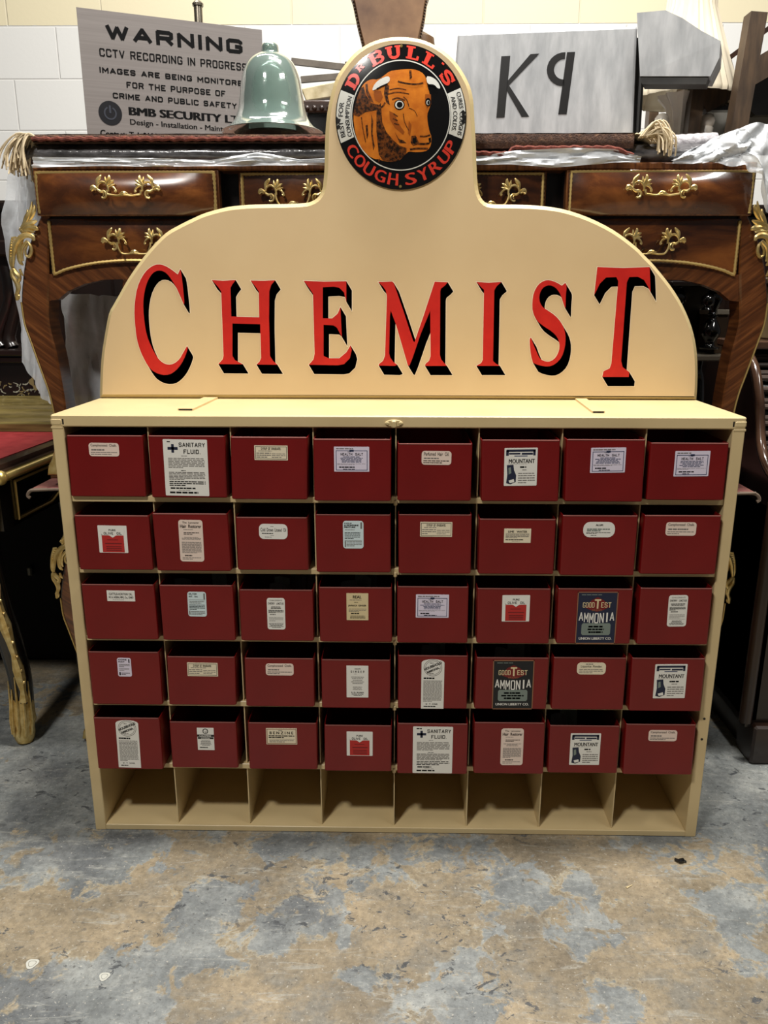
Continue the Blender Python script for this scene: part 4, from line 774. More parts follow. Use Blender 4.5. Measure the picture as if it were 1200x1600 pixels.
def handle(parent, cx, cz, y, sc, drop):
    """rococo bail handle: two scrolled leaf plates joined by a bail"""
    m = MB(); q = .170/880*sc
    def W(x, z, yy=0): return (cx+x*q, y-.004-yy, cz+z*q)
    for s in (-1, 1):
        def S(pts, r, yy=.004, n=5):
            P3 = spline([(s*x, z) for x, z in pts], n); k = len(P3)
            R = spline([(a,) for a in r], max(1, n)) if len(r) == len(pts) else None
            rr = [R[i][0] for i in range(k)] if R else [r[0]]*k
            m.tube([W(x, z, yy) for x, z in P3], [max(.0006, a*q) for a in rr], 7, flat_y=.8)
        S([(440, 0), (410, 30), (375, 25), (350, 5)], [3, 26, 20, 10])                       # outer bud
        S([(425, -10), (395, 10), (365, -5)], [14, 16, 8])
        S([(350, 10), (335, 60), (290, 90), (240, 75), (215, 30), (212, -20)], [12, 13, 15, 15, 14, 14])   # upper arch
        S([(345, 50), (340, 110), (305, 150), (285, 170), (300, 140), (330, 95)], [14, 20, 16, 6, 12, 8])     # outer leaf
        S([(225, 60), (195, 105), (190, 150), (200, 165)], [16, 24, 18, 6]); S([(215, 60), (160, 95), (130, 110)], [14, 18, 6]); S([(205, 40), (165, 55), (125, 65)], [12, 16, 5]); S([(235, 70), (235, 110), (240, 150)], [14, 16, 5])
        S([(215, 25), (190, 45), (150, 30), (125, 0), (120, -25), (140, -15)], [12, 12, 13, 12, 13, 8])     # inner curl
        S([(350, 5), (310, -20), (270, -15), (245, -45), (255, -85), (290, -95), (300, -80)], [12, 18, 14, 15, 14, 13, 8])   # lower curl
        S([(290, -20), (275, -50), (285, -70)], [8, 9, 5])
        zb = -75 if drop < .5 else -150
        S([(212, -10), (205, -55 if drop < .5 else -70), (165, zb+10), (90, zb), (40, zb+8), (0, zb+15)], [13, 13, 12, 12, 14, 20], .016)
        S([(60, zb+5), (25, zb+30), (0, zb+35)], [6, 16, 18], .016)
    return m.build('handle', gilt, parent, smooth=True)
for s in (-1, 1):
    # upper drawer
    x0, x1 = sorted((XC-s*dp(58, 300)[0], XC-s*dp(344, 300)[0])); z0 = zU; z1 = ZT-.014
    m = MB(); m.box(x0, x1, YD-.012, YD+.02, z0, z1, .002); m.m = 1; m.grid(bulged(lambda u: z0+.001, x0+.003, x1-.003, z1-.008, YD-.0125, .027), 18, 8)
    dr = m.build('drawer', [band_wood, veneer], desk, smooth=True)
    m = MB(); e = .009; rope(m, [(x0+e, YD-.017, z0+.004), (x0+e, YD-.017, z1-.006), (x1-e, YD-.017, z1-.006), (x1-e, YD-.017, z0+.004)]); m.build('rope_trim', rope_gilt, dr, smooth=True)
    hx, hz = dp(207, 301); handle(dr, XC-s*hx, hz, YD-.042, .93, 0)
    # lower drawer with an arched under edge
    xl0, xl1 = dp(76, 380)[0], dp(340, 380)[0]; xa, xb = sorted((XC-s*xl0, XC-s*xl1)); zl = dp(80, 433)[1]; zc = dp(180, 411)[1]
    low = lambda u: zl+(zc-zl)*(max(0, 1-(2*u-1)**2))**.8
    zt = zU-.006
    m = MB(); m.grid(bulged(low, xa, xb, zt, YD+.006, .012), 18, 7)
    lo_ = m.build('drawer', veneer, desk, smooth=True)
    m = MB(); pr = [(xa+.006, YD-.001, zt-.004), (xa+.006, YD-.001, zl+.006)]+[(xa+.006+(xb-xa-.012)*k/16, YD-.001-.004*math.sin(math.pi*k/16), low(k/16)+.006) for k in range(1, 16)]+[(xb-.006, YD-.001, zl+.006), (xb-.006, YD-.001, zt-.004)]
    rope(m, pr, .0038); m.build('rope_trim', rope_gilt, lo_, smooth=True)
    hx, hz = dp(216, 379); handle(lo_, XC-s*hx, hz, YD-.014, .93, 1)
    # apron below the arch
    ap = loc([(76, 428), (90, 429), (110, 419), (130, 413), (155, 409), (190, 407), (230, 409), (262, 413), (290, 420), (318, 429), (342, 432), (342, 462), (318, 458), (290, 449), (262, 442), (230, 438), (190, 436), (160, 437), (130, 444), (105, 455), (90, 468), (76, 470)])
    m = MB(); m.prism(side(ap, s), YD+.004, YD+.03); m.build('apron', leg_wood, desk)
    # front leg with its stile, and the plain back leg
    out = [(60, 262), (61, 300), (63, 335), (60, 345), (49, 372), (40, 402), (35, 436), (33, 472), (38, 505), (47, 531), (58, 562), (67, 587), (76, 612), (83, 640), (88, 670), (88, 700), (82, 722), (77, 738), (78, 742)]
    inn = [(99, 742), (100, 735), (97, 722), (101, 700), (104, 670), (102, 634), (95, 590), (87.5, 550), (79, 518), (75.5, 495), (75.5, 470), (76, 400), (76, 262)]
    lg = loc(spline(out, 3)+spline(inn, 3)); zmin = min(z for x, z in lg); lg = [(x, ZB+(z-zmin)*(1 if z-zmin > .1 else 1)) if z-zmin < .001 else (x, z) for x, z in lg]
    lg = [(x, max(z, ZB)) for x, z in lg]
    m = MB(); m.prism(side(lg, s), YD+.0, YD+.062, .004); leg = m.build('leg', leg_wood, desk)
    m = MB(); m.prism(side([(x, z) for x, z in lg], s), YD+.70, YD+.75, .004); m.build('leg', leg_wood, desk)
    # brass edge line down the outside of the front leg
    m = MB(); ol = [dp(x, y) for x, y in spline(out[7:17], 4)]; m.tube([(XC-s*x if s > 0 else XC+x, YD+.001, z) for x, z in ol], .0022, 6); m.build('edge_line', rope_gilt, leg, smooth=True)
    # acanthus mount on the knee
    m = MB(); T_ = lambda x, y: dp(x/5.714, 200+y/5.714)
    def G_(pts, r, yy=.004, n=5):
        P2 = spline([T_(x, y) for x, y in pts], n); R = spline([(a,) for a in r], n)
        m.tube([(XC+x if s < 0 else XC-x, YD-yy, z) for x, z in P2], [max(.0007, R[i][0]*.00028) for i in range(len(P2))], 7, flat_y=.8)
    G_([(325, 1010), (310, 975), (260, 960), (205, 985), (165, 1040), (145, 1110), (138, 1180), (135, 1240)], [10, 20, 24, 24, 22, 20, 18, 12], .012)
    G_([(215, 990), (190, 1060), (185, 1140), (200, 1200), (225, 1225)], [16, 20, 20, 18, 6], .010)
    G_([(260, 1010), (215, 1070), (210, 1150), (225, 1190)], [14, 16, 15, 6], .009)
    G_([(262, 1020), (290, 1060), (295, 1110), (275, 1150), (245, 1140)], [10, 14, 14, 13, 8], .009)
    G_([(262, 1040), (240, 1090), (245, 1140)], [8, 10, 10], .008)
    for k in range(9): G_([(118+abs(k-5)*1.5, 985+k*24), (150+(8-k)*2, 980+k*24)], [9, 9], .012, 2)
    G_([(128, 985), (112, 1080), (110, 1190), (118, 1240)], [10, 12, 12, 8], .010)
    for pts, r in (([(200, 915), (240, 870), (300, 850), (345, 830)], [14, 24, 22, 6]), ([(205, 920), (270, 890), (330, 900), (355, 915)], [14, 24, 22, 6]), ([(210, 930), (270, 920), (320, 935)], [12, 18, 8]), ([(225, 880), (260, 800), (290, 740), (300, 660)], [16, 26, 18, 5]), ([(255, 850), (300, 780), (325, 720), (318, 690)], [14, 20, 14, 5]), ([(190, 900), (215, 925), (205, 940)], [14, 18, 8]), ([(250, 820), (262, 760), (258, 730)], [10, 14, 5])): G_(pts, r, .008)
    for pts, r in (([(120, 1235), (150, 1290), (185, 1330), (175, 1370), (150, 1350)], [12, 22, 20, 16, 8]), ([(115, 1260), (125, 1320), (160, 1380), (175, 1440), (165, 1490), (165, 1540)], [10, 18, 20, 18, 18, 12]), ([(190, 1260), (205, 1300), (222, 1320)], [10, 12, 5]), ([(150, 1480), (180, 1500), (180, 1530)], [12, 14, 8]), ([(185, 1380), (190, 1430), (180, 1470)], [8, 10, 6])): G_(pts, r, .008)
    m.build('gilt_mount', gilt, leg, smooth=True)
    # gilt sabot at the foot
    m = MB(); sb = [dp(x, y) for x, y in ((75, 742), (76, 728), (82, 716), (86, 700), (93, 692), (98, 702), (99, 716), (102, 728), (102, 742))]
    m.prism(side([(x, max(ZB-.0004, z)) for x, z in sb], s), YD-.004, YD+.066, .003); m.build('sabot', gilt, leg)
# middle drawer
x0, x1 = XC+XM, XC-XM; z0 = dp(500, 338)[1]; z1 = ZT-.014
m = MB(); m.box(x0, x1, YD+.012, YD+.05, z0, z1, .002); m.m = 1; m.grid(bulged(lambda u: z0+.001, x0+.003, x1-.003, z1-.008, YD+.0115, .012), 18, 8)
dr = m.build('drawer', [band_wood, veneer], desk, smooth=True)
m = MB(); e = .009; rope(m, [(x0+e, YD+.006, z0+.004), (x0+e, YD+.006, z1-.006), (x1-e, YD+.006, z1-.006), (x1-e, YD+.006, z0+.004)]); m.build('rope_trim', rope_gilt, dr, smooth=True)
hx, hz = dp(459, 303)
for s in (-1, 1): handle(dr, XC+s*abs(hx), hz, YD-.004, .94, 1)
# the bureau underneath: a copy of the thing and of every part and sub-part
def copy_tree(o, parent=None):
    c = o.copy(); COL.objects.link(c)
    if parent: c.parent = parent
    for ch in list(o.children): copy_tree(ch, c)
    return c
d2 = copy_tree(desk); d2.location = (XC, YD+.03, 0.0); d2['label'] = 'lower veneered bureau with gilt mounts on the floor, mostly hidden behind the cabinet'

# folded cloth between the two bureaux
zc0 = ZT-ZB+.0025
cl_m = mottled('faded_crimson_cloth', (96, 44, 44), (130, 84, 74), 30, .8, bump=.3); cl_e = mat('cream_cloth_edge', (112, 96, 82), .8)
m = MB(); nu = 40
for z, dd in ((zc0, 0), (zc0+.006, .004)):
    m.grid(lambda u, v, z=z, dd=dd: (XC-.90+1.80*u, YD-.022+.78*v+dd, z+.0035*(fbm(u*14+z*100, v*5)) - (.03 if u < .02 or u > .98 else 0)*0), nu, 4)
m.m = 1
m.tube([(XC-.90+1.80*k/30, YD-.022, zc0+.004+.003*math.sin(k*1.3)) for k in range(31)], .004, 6)
for s in (-1, 1): m.tube(spline([(XC+s*.86, YD-.02, zc0+.006), (XC+s*.90, YD-.02, zc0+.004), (XC+s*.912, YD-.02, zc0-.010), (XC+s*.906, YD-.02, zc0-.016)], 5), .0045, 6)
tag(m.build('folded_cloth', [cl_m, cl_e], smooth=True), 'faded crimson cloth with cream edge laid between the two stacked bureaux', 'cloth')

# ------------------------------------------------------------------ wrapping, carpet and the things on the upper bureau
film = bpy.data.materials.new('clear_plastic_film'); film.use_nodes = True; t = NT(film); b = t.b
b.inputs['Base Color'].default_value = (*lin((228, 232, 236)), 1); b.inputs['Roughness'].default_value = .22; b.inputs['Specular IOR Level'].default_value = .8
t.link(t.ramp(t.noise(7, 6, .65, dist=.8), [(.3, .3), (.68, .74)]), b.inputs['Alpha'])
t.bump(t.noise(9, 4, .5, dist=1.2), .45, .010)
film2 = film.copy(); film2.name = 'thick_plastic_film'; 
for nd in film2.node_tree.nodes:
    if nd.type == 'VALTORGB': nd.color_ramp.elements[0].color = (.5,)*3+(1,); nd.color_ramp.elements[1].color = (.86,)*3+(1,)
wrap_m = mottled('grey_wrapped_board', (58, 57, 58), (120, 118, 120), 18, .22, coat=.6, bump=.8, stretch=(1, 1, 3), bscale=30)
zw = ZT+.0025
zc = at(300, 224, YD-.005).z
m = MB(); m.grid(lambda u, v: (XC-.845+1.63*u, YD+.012-.016*math.sin(math.pi*v)-.004*fbm(u*50, v*3), zw+.0+(zc-zw)*v+.0), 90, 8)
m.grid(lambda u, v: (XC-.845+1.63*u, YD+.012+.72*v, zc+.0005), 12, 4); m.grid(lambda u, v: (XC-.845+1.63*u, YD+.012+.72*v, zw), 12, 4); m.grid(lambda u, v: (XC-.845+1.63*u, YD+.732, zw+(zc-zw)*v), 4, 2)
for x in (-.845, .785): m.grid(lambda u, v, x=x: (XC+x, YD+.012+.72*u, zw+(zc-zw)*v), 4, 2)
tag(m.build('wrapped_board', wrap_m, smooth=True), 'long grey board wrapped in plastic lying along the upper bureau top', 'board')
# crumpled film along the front edge of the bureau top, hanging over it at both ends
def sheet(name, top, bot, nu, nv, amp, label, mat_, yfun=None, sc=9, seed=0):
    """a crumpled film between two pixel curves; each point carries its own distance (x, y, Y)"""
    def ip(c, u):
        q = u*(len(c)-1); k = min(int(q), len(c)-2); f = q-k
        return tuple(a*(1-f)+b_*f for a, b_ in zip(c[k], c[k+1]))
    def fn(u, v):
        a, b_ = ip(top, u), ip(bot, u); x, y, Y = (p*(1-v)+q*v for p, q in zip(a, b_)); p = at(x, y, Y)
        n = fbm(u*sc+seed, v*sc*.35+seed*2, 2)-.5; r = abs(fbm(u*sc*.8+seed*3+v*1.5, v*sc*.4+u*3, 2)-.5)
        return (p.x+(fbm(u*9+seed, v*9, 2)-.5)*amp*.4, p.y-amp*n*1.2-amp*1.6*r, p.z+(fbm(u*7, v*7+seed, 2)-.5)*amp*.3)
    m = MB(); m.grid(fn, nu, nv); o = m.build(name, mat_, smooth=True)
    for p_ in o.data.polygons: p_.use_smooth = True
    return tag(o, label, 'plastic sheet')
sheet('plastic_sheet', [(52, 244, 1.905), (150, 246, 1.905), (250, 247, 1.905), (330, 251, 1.905), (400, 238, 1.905), (470, 250, 1.905), (640, 240, 1.905), (745, 246, 1.905), (800, 236, 1.905), (900, 232, 1.905), (960, 234, 1.905), (1000, 246, 1.905)],
      [(52, 262, 1.905), (150, 260, 1.905), (250, 261, 1.905), (330, 261, 1.905), (400, 259, 1.905), (470, 259, 1.905), (640, 259, 1.905), (745, 258, 1.905), (800, 258, 1.905), (860, 263, 1.905), (960, 254, 1.905), (1000, 253, 1.905)], 150, 8, .012, 'crumpled clear plastic film lying under the carpet along the bureau top', film2, sc=18)
sheet('plastic_sheet', [(24, 240, 2.02), (40, 246, 2.01), (56, 250, 2.0), (74, 256, 2.0)], [(36, 560, 2.03), (50, 590, 2.02), (66, 622, 2.01), (84, 634, 2.01)], 20, 40, .022, 'clear plastic film hanging down the left side of the upper bureau', film2, sc=5, seed=4)
sheet('plastic_sheet', [(20, 236, 2.06), (10, 300, 2.06), (3, 350, 2.06), (8, 400, 2.06), (30, 490, 2.06), (40, 560, 2.06)], [(60, 252, 2.04), (60, 310, 2.04), (60, 360, 2.04), (60, 410, 2.04), (60, 500, 2.04), (64, 575, 2.04)], 30, 14, .018, 'outer fold of clear plastic film beside the far left leg', film2, sc=5, seed=9)
sheet('plastic_sheet', [(1050, 250, 1.93), (1080, 232, 1.93), (1115, 212, 1.93), (1145, 202, 1.92), (1165, 198, 1.91), (1200, 196, 1.91), (1240, 196, 1.93)], [(1050, 256, 1.905), (1090, 255, 1.905), (1120, 256, 1.9), (1160, 257, 1.895), (1183, 275, 1.89), (1192, 335, 1.895), (1225, 345, 1.92)], 60, 34, .045, 'bunched clear plastic film over the right end of the upper bureau', film2, sc=7, seed=13)
sheet('plastic_sheet', [(96, 458, 2.12), (120, 461, 2.12), (150, 461, 2.14), (170, 463, 2.14), (205, 460, 2.14)], [(112, 645, 2.1), (135, 645, 2.1), (160, 650, 2.12), (185, 650, 2.12), (210, 650, 2.12)], 24, 36, .022, 'cloudy plastic film hanging inside the kneehole behind the left leg', film2, sc=6, seed=21)
m = MB(); c0, c1 = at(1035, 227, 2.0), at(1118, 222, 2.0)
m.tube([c0.lerp(c1, k/14) for k in range(15)], [.0205+.001*(k % 2) for k in range(15)], 14)
bub = mottled('bubble_wrap', (150, 146, 150), (196, 194, 198), 90, .25, coat=.6, bump=.8); tag(m.build('wrapped_pole', bub, smooth=True), 'grey bubble-wrapped pole end beside the right carpet fringe', 'pole')

# carpet
ZCP = zc+.001
carp = thing('carpet', 'red and brown knotted carpet with cream fringes laid over the wrapped board', 'carpet', (XC-.15, YD+.3, ZCP))
pile = mat('carpet_pile', (92, 50, 40), .95); t = NT(pile); t.color(t.ramp(t.noise(60, 5, .7), [(.3, (40, 27, 22)), (.5, (74, 50, 38)), (.68, (112, 82, 60))])); t.bump(t.noise(300, 3), .8, .004)
pred = mottled('carpet_red_edge', (84, 38, 30), (122, 62, 48), 90, .95, bump=.7)
XA, XE = at(52, 215, YD-.01).x, at(990, 215, YD-.01).x
def front(u): return YD-.012-.004*fbm(u*40, 1)
def thick(u): return .010 if u < .5 else .010+.020*min(1, (u-.5)/.2)
m = MB(); N_ = 120
m.grid(lambda u, v: (XA+(XE-XA)*u, front(u)+.72*v, ZCP+.016+.002*fbm(u*60, v*20)), N_, 8)
m.grid(lambda u, v: (XA+(XE-XA)*u, front(u)-.003*math.sin(math.pi*v), ZCP+.016-v*thick(u)-.001*fbm(u*60, v)), N_, 4)
m.grid(lambda u, v: (XA+(XE-XA)*u, front(u)+.72*v, ZCP), 10, 2); m.grid(lambda u, v: (XE, front(1)+.72*v, ZCP+u*.016), 2, 8); m.grid(lambda u, v: (XA, front(0)+.72*v, ZCP+u*.016), 2, 8)
m.build('pile', pile, carp, smooth=True)
def sagz(u): return ZCP+.016-thick(u)-(.012*math.sin(math.pi*(u-.62)/.38) if u > .62 and u < .8 else 0)-(.016*max(0, (u-.965)/.035) if u > .965 else 0)
m = MB(); m.tube([(XA+(XE-XA)*k/160, front(k/160)-.004, sagz(k/160)+.0012*math.sin(k*2.1)) for k in range(161)], [.0042+.0014*vnoise(k*.8, 3) for k in range(161)], 7); m.build('red_selvedge', pred, carp, smooth=True)
wool = mottled('cream_wool_fringe', (188, 170, 138), (222, 206, 174), 40, .9)
m = MB()
for k in range(190):
    y = YD-.02+.30*rnd.random()**1.6; x = XA+.006; L_ = rnd.uniform(.05, .095); a = rnd.uniform(.3, 1.0); z = ZCP+.012
    m.tube(spline([(x, y, z), (x-L_*.45*a, y-rnd.uniform(.002, .012), z+.003), (x-L_*.9*a, y-rnd.uniform(.004, .018), z-L_*.35), (x-L_*a*1.0+rnd.uniform(-.01, .01), y-rnd.uniform(.004, .02), z-L_*(.75+.3*(1-a)))], 4), .0019, 5)
o = m.build('fringe', wool, carp, smooth=True); o['kind'] = 'stuff'; o['label'] = 'left cream fringe'
m = MB()
m.grid(lambda u, v: (XE-.003+.045*u, YD-.016+.3*v+.003*fbm(u*9, v*30), ZCP+.014-.02*u*u+.004*fbm(u*9, v*20)), 8, 14)
for k in range(140):
    y = YD-.03+.30*rnd.random()**1.8; x = XE+rnd.uniform(.02, .045); L_ = rnd.uniform(.03, .07); up = rnd.uniform(.0, .03)
    m.tube(spline([(x-.01, y, ZCP+.008), (x+L_*.35, y-rnd.uniform(0, .01), ZCP+.01+up), (x+L_*.75, y-rnd.uniform(.004, .02), ZCP+.0+up*.3), (x+L_*.8, y-rnd.uniform(.006, .02), ZCP-rnd.uniform(.0, .035))], 4), .0018, 5)
o = m.build('fringe', wool, carp, smooth=True); o['kind'] = 'stuff'; o['label'] = 'right cream fringe'
ZON = ZCP+.0192                                       # what stands on the carpet (left part)

# warning panel leaning behind the bell: rectangular board turned a little away on its right
pA = at(137, 213, 2.17); pB = at(415, 215, 2.345)
ex = Vector((pB.x-pA.x, pB.y-pA.y, 0)); wN = ex.normalized(); hN = Vector((0, 0, 1)); nN = Vector((wN.y, -wN.x, 0))
zt = at(137, 11, 2.17).z; Hh = zt-ZON; base = Vector((pA.x, pA.y, ZON)); Wd = ex.length
wpn = thing('warning_sign', 'brushed silver CCTV warning sign panel standing on the carpet', 'sign', tuple(base+ex*.5))
silver = mottled('brushed_silver_panel', (126, 120, 117), (134, 128, 125), 4, .42, metal=.3, stretch=(1, 1, 60))
def wf(u, v, lay=0): return base+wN*(u*Wd)+hN*(v*Hh)+nN*(.0005*lay)
m = MB(); f4 = [wf(0, 0), wf(1, 0), wf(1, 1), wf(0, 1)]; m.add(f4+[p-nN*.004 for p in f4], [(0, 1, 2, 3), (7, 6, 5, 4), (0, 4, 5, 1), (1, 5, 6, 2), (2, 6, 7, 3), (3, 7, 4, 0)]); pn = m.build('panel', silver, wpn)
m = MB(); W1 = lambda s_, u0, u1, v0, v1, bo: put_text(m, s_, u0, u1, v0, v1, lambda u, v: wf(u, v, 1), bo)
vv = lambda y: 1-(y/ (213-11))
def WT(s_, x0, x1, y0l, y1l, bo):                       # x in pixels of the photograph; y measured at the left edge of the panel
    W1(s_, (x0-137)/278, (x1-137)/278, vv(y1l-11), vv(y0l-11), bo)
BLK = []
def WL(s_, cx0, cx1, cy0, cy1, bo):                     # from the 1200 px close-up (130,10)-(420,220), at the left end of the word
    sc = 290/1200; x0, x1 = 130+cx0*sc, 130+cx1*sc; y0, y1 = 10+cy0*sc, 10+cy1*sc
    u0, u1 = (x0-137)/278, (x1-137)/278
    def v_of(x, y): return (at(x, y, pA.y+(pB.y-pA.y)*(x-137)/278).z-ZON)/Hh
    global m
    m = MB(); v0_, v1_ = v_of(x0, y1), v_of(x0, y0)
    if bo >= .045: block_text(m, s_, u0, u1, v0_, v1_, lambda u, v: wf(u, v, 1), .27 if bo > .046 and bo < .055 else .27)
    else: W1(s_, u0, u1, v0_, v1_, bo)
    m.build('lettering', ink, pn)
WL('WARNING', 190, 1045, 112, 212, .045); WL('CCTV RECORDING IN PROGRESS', 142, 1068, 268, 322, .05); WL('IMAGES ARE BEING MONITORED', 134, 1075, 390, 428, .05)
WL('FOR THE PURPOSE OF', 290, 918, 486, 526, .05); WL('CRIME AND PUBLIC SAFETY', 202, 990, 556, 594, .05); WL('BMB SECURITY LTD', 296, 1065, 650, 702, .04); WL('Design - Installation - Maintenance', 296, 1040, 728, 775, .02); WL('Contact: Tel: 01992 812674', 108, 640, 796, 842, .03)
m = MB(); c_ = ((173-137)/278, (at(173, 177, 2.193).z-ZON)/Hh)
def disc(mb, cu, cv, r0, r1, lay, a0=0, a1=360, n=40):
    asp = Wd/Hh
    for k in range(n):
        a, b_ = math.radians(a0+(a1-a0)*k/n), math.radians(a0+(a1-a0)*(k+1)/n)
        mb.quadv(*[wf(cu+r*math.cos(q), cv+r*asp*math.sin(q), lay) for r, q in ((r0, a), (r1, a), (r1, b_), (r0, b_))])
disc(m, *c_, 0, .062, 1); m.m = 1; disc(m, *c_, .026, .034, 2, 115, 425); m.quadv(*[wf(c_[0]+a, c_[1]+b_, 2) for a, b_ in ((-.005, .0), (.005, .0), (.005, .055), (-.005, .055))])
m.build('emblem', [mat('emblem_navy', (15, 15, 20), .4), mat('emblem_slate', (52, 55, 64), .4)], pn)

# glass bell cloche
bx = at(424, 212, 2.06); cR = (at(504, 205, 2.06).x-at(345, 205, 2.06).x)/2
glass = bpy.data.materials.new('sea_green_glass'); glass.use_nodes = True; t = NT(glass); b = t.b
b.inputs['Base Color'].default_value = (*lin((150, 184, 172)), 1); b.inputs['Roughness'].default_value = .08; b.inputs['Transmission Weight'].default_value = .62; b.inputs['IOR'].default_value = 1.45; b.inputs['Coat Weight'].default_value = .6
t.color(t.ramp(t.noise(5, 5), [(.3, (124, 148, 140)), (.7, (158, 180, 170))])); t.bump(t.noise(40, 4, .6), .12, .004)
ZBL = ZON+.030
ztop = at(427, 62, 2.06).z-ZBL
m = MB(); m.lathe([(.001, 0), (.075, 0), (.078, .006), (.078, .024), (.075, .0295), (.001, .0295)], (bx.x, 2.06+cR*.2, ZON), 32); tag(m.build('turned_stand', dark_wood), 'low dark round stand under the green glass bell', 'stand')
S_ = lambda px, py: ((px-10)/1090, 0)
prf = [(0.0, 1.0), (.08, .998), (.14, .985), (.165, .955), (.17, .90), (.185, .885), (.25, .872), (.34, .84), (.43, .79), (.50, .72), (.56, .62), (.60, .50), (.63, .38), (.655, .28), (.70, .19), (.76, .12), (.85, .065), (.95, .025), (1.0, .008), (.99, .0)]
prf = spline(prf, 3); outer = [(max(.0008, r*cR*1.0 if r > .02 else .0008), z*ztop) for r, z in prf]
# widen the body as in the photograph
inner = [(max(.0006, r-.005), max(.004, z-.006)) for r, z in outer][::-1]
m = MB(); m.lathe(outer+inner, (bx.x, 2.06+cR*.2, ZBL), 56); bell = m.build('bell_cloche', glass, smooth=True)
for p_ in bell.data.polygons: p_.use_smooth = True
tag(bell, 'green glass garden bell cloche standing on the carpet before the warning sign', 'glass cloche')

# home-made robot dog simplified to a lettered box, plain block for its head
gp = mottled('grey_brushed_paint', (150, 153, 156), (188, 190, 192), 38, .45, bump=.2, stretch=(1, 1, .25), detail=10, lo=.3, hi=.7); gd = mottled('dark_grey_paint', (30, 29, 27), (60, 58, 55), 12, .5)
a = at(706, 214, 2.17); b2 = at(990, 211, 2.095); ZK = ZCP+.0195
kx = thing('robot_dog_standin', 'large grey home-made robot dog simplified to a lettered box with a plain block head', 'box', (a.x, a.y, ZK))
K0 = Vector((a.x, a.y, ZK)); ke = Vector((b2.x-a.x, b2.y-a.y, 0)); kw = ke.normalized(); kn = Vector((kw.y, -kw.x, 0)); KH = at(985, 40, 2.095).z-ZK; KW = ke.length
def kf(u, v, d=0.0): return K0+kw*(u*KW)+Vector((0, 0, v*KH))-kn*d
tl = at(713, 52, 2.17); hl = (tl.z-ZK)/KH; ul = .02
fr = [kf(-.02, 0), kf(1, 0), kf(.978, 1), kf(.02, hl)]
m = MB(); m.add(fr+[p-kn*.26 for p in fr], [(0, 1, 2, 3), (7, 6, 5, 4), (0, 4, 5, 1), (1, 5, 6, 2), (2, 6, 7, 3), (3, 7, 4, 0)]); bxo = m.build('box_body', gp, kx)
bm = bxo.modifiers.new('bevel', 'BEVEL'); bm.width = .006; bm.segments = 2
m = MB()
def kp(cx, cy):                                         # from the 1200 px close-up (700,30)-(1010,260)
    x, y = 700+cx/3.871, 30+cy/3.871; u = (x-709)/(988-709); Y = 2.17+(2.095-2.17)*u; p = at(x, y, Y); q = K0+kw*(u*KW); return Vector((q.x, q.y, p.z))+kn*.0006
def kpoly(pts):
    q = [(x, -y) for x, y in pts]; n = len(m.v); m.v += [tuple(kp(*p)) for p in pts]
    for t_ in tessellate_polygon([[Vector((x, y, 0)) for x, y in q]]): m.f.append(tuple(n+i for i in orient(q, t_))); m.mi.append(0)
kpoly([(320, 225), (373, 222), (353, 595), (303, 597)]); kpoly([(361, 375), (490, 212), (543, 208), (372, 400), (500, 590), (455, 592), (358, 430)])
kpoly([(702, 200), (748, 198), (720, 576), (670, 576)])
for k in range(14):
    a0, a1 = math.radians(88+k*187/14), math.radians(88+(k+1)*187/14)
    P4 = [(690+r*math.cos(q), 303-s2*math.sin(q)) for r, s2, q in ((100, 103, a0), (58, 62, a0), (58, 62, a1), (100, 103, a1))]; kpoly(P4)
m.build('lettering', black, bxo)
# block in place of the head: stepped wedge outline, carried by a stem from the box
blk = [(995, 20), (1040, 16), (1066, 28), (1096, 48), (1126, 64), (1124, 90), (1110, 119), (1000, 119)]
YB_ = lambda x: 2.075-.075*(x-995)/133                 # the block is turned a little towards the viewer
fb = [at(x, y, YB_(x)) for x, y in blk]; e_ = fb[4]-fb[0]; e_.z = 0; e_ = e_.normalized(); bn = Vector((-e_.y, e_.x, 0))
m = MB(); n = len(fb); dq = .10
flat_ = [(p.dot(e_), p.z) for p in fb]; sgn = sum(flat_[i][0]*flat_[(i+1) % n][1]-flat_[(i+1) % n][0]*flat_[i][1] for i in range(n))
if sgn < 0: fb = fb[::-1]; flat_ = flat_[::-1]
tr_ = tessellate_polygon([[Vector((a_, b_, 0)) for a_, b_ in flat_]])
m.add(fb+[p+bn*dq for p in fb], [orient(flat_, t_) for t_ in tr_]+[tuple(i+n for i in orient(flat_, t_)[::-1]) for t_ in tr_]+[(i, i+n, (i+1) % n+n, (i+1) % n) for i in range(n)])
m.build('block', gp, kx)
lo4 = [at(1000, 119, YB_(1000)), at(1110, 119, YB_(1110)), at(1103, 131, YB_(1103)), at(1003, 131, YB_(1003))]
zlo = lo4[0].z; f4 = [lo4[3], lo4[2], lo4[1], lo4[0]]; f4 = [p+bn*.003 for p in f4]; f4[2].z = f4[3].z = zlo-.0005
m = MB(); m.add(f4+[p+bn*.05 for p in f4], [(0, 1, 2, 3), (7, 6, 5, 4), (0, 4, 5, 1), (1, 5, 6, 2), (2, 6, 7, 3), (3, 7, 4, 0)]); m.build('block_base', gd, kx)
m = MB(); st = at(996, 200, 2.12)
for dx, w in ((-.012, .012), (.004, .008)): m.tube([(st.x+dx, 2.13, ZK), (st.x+dx-.004, 2.13, at(990, 55, 2.1).z)], w, 8)
m.build('stem', gd, kx)

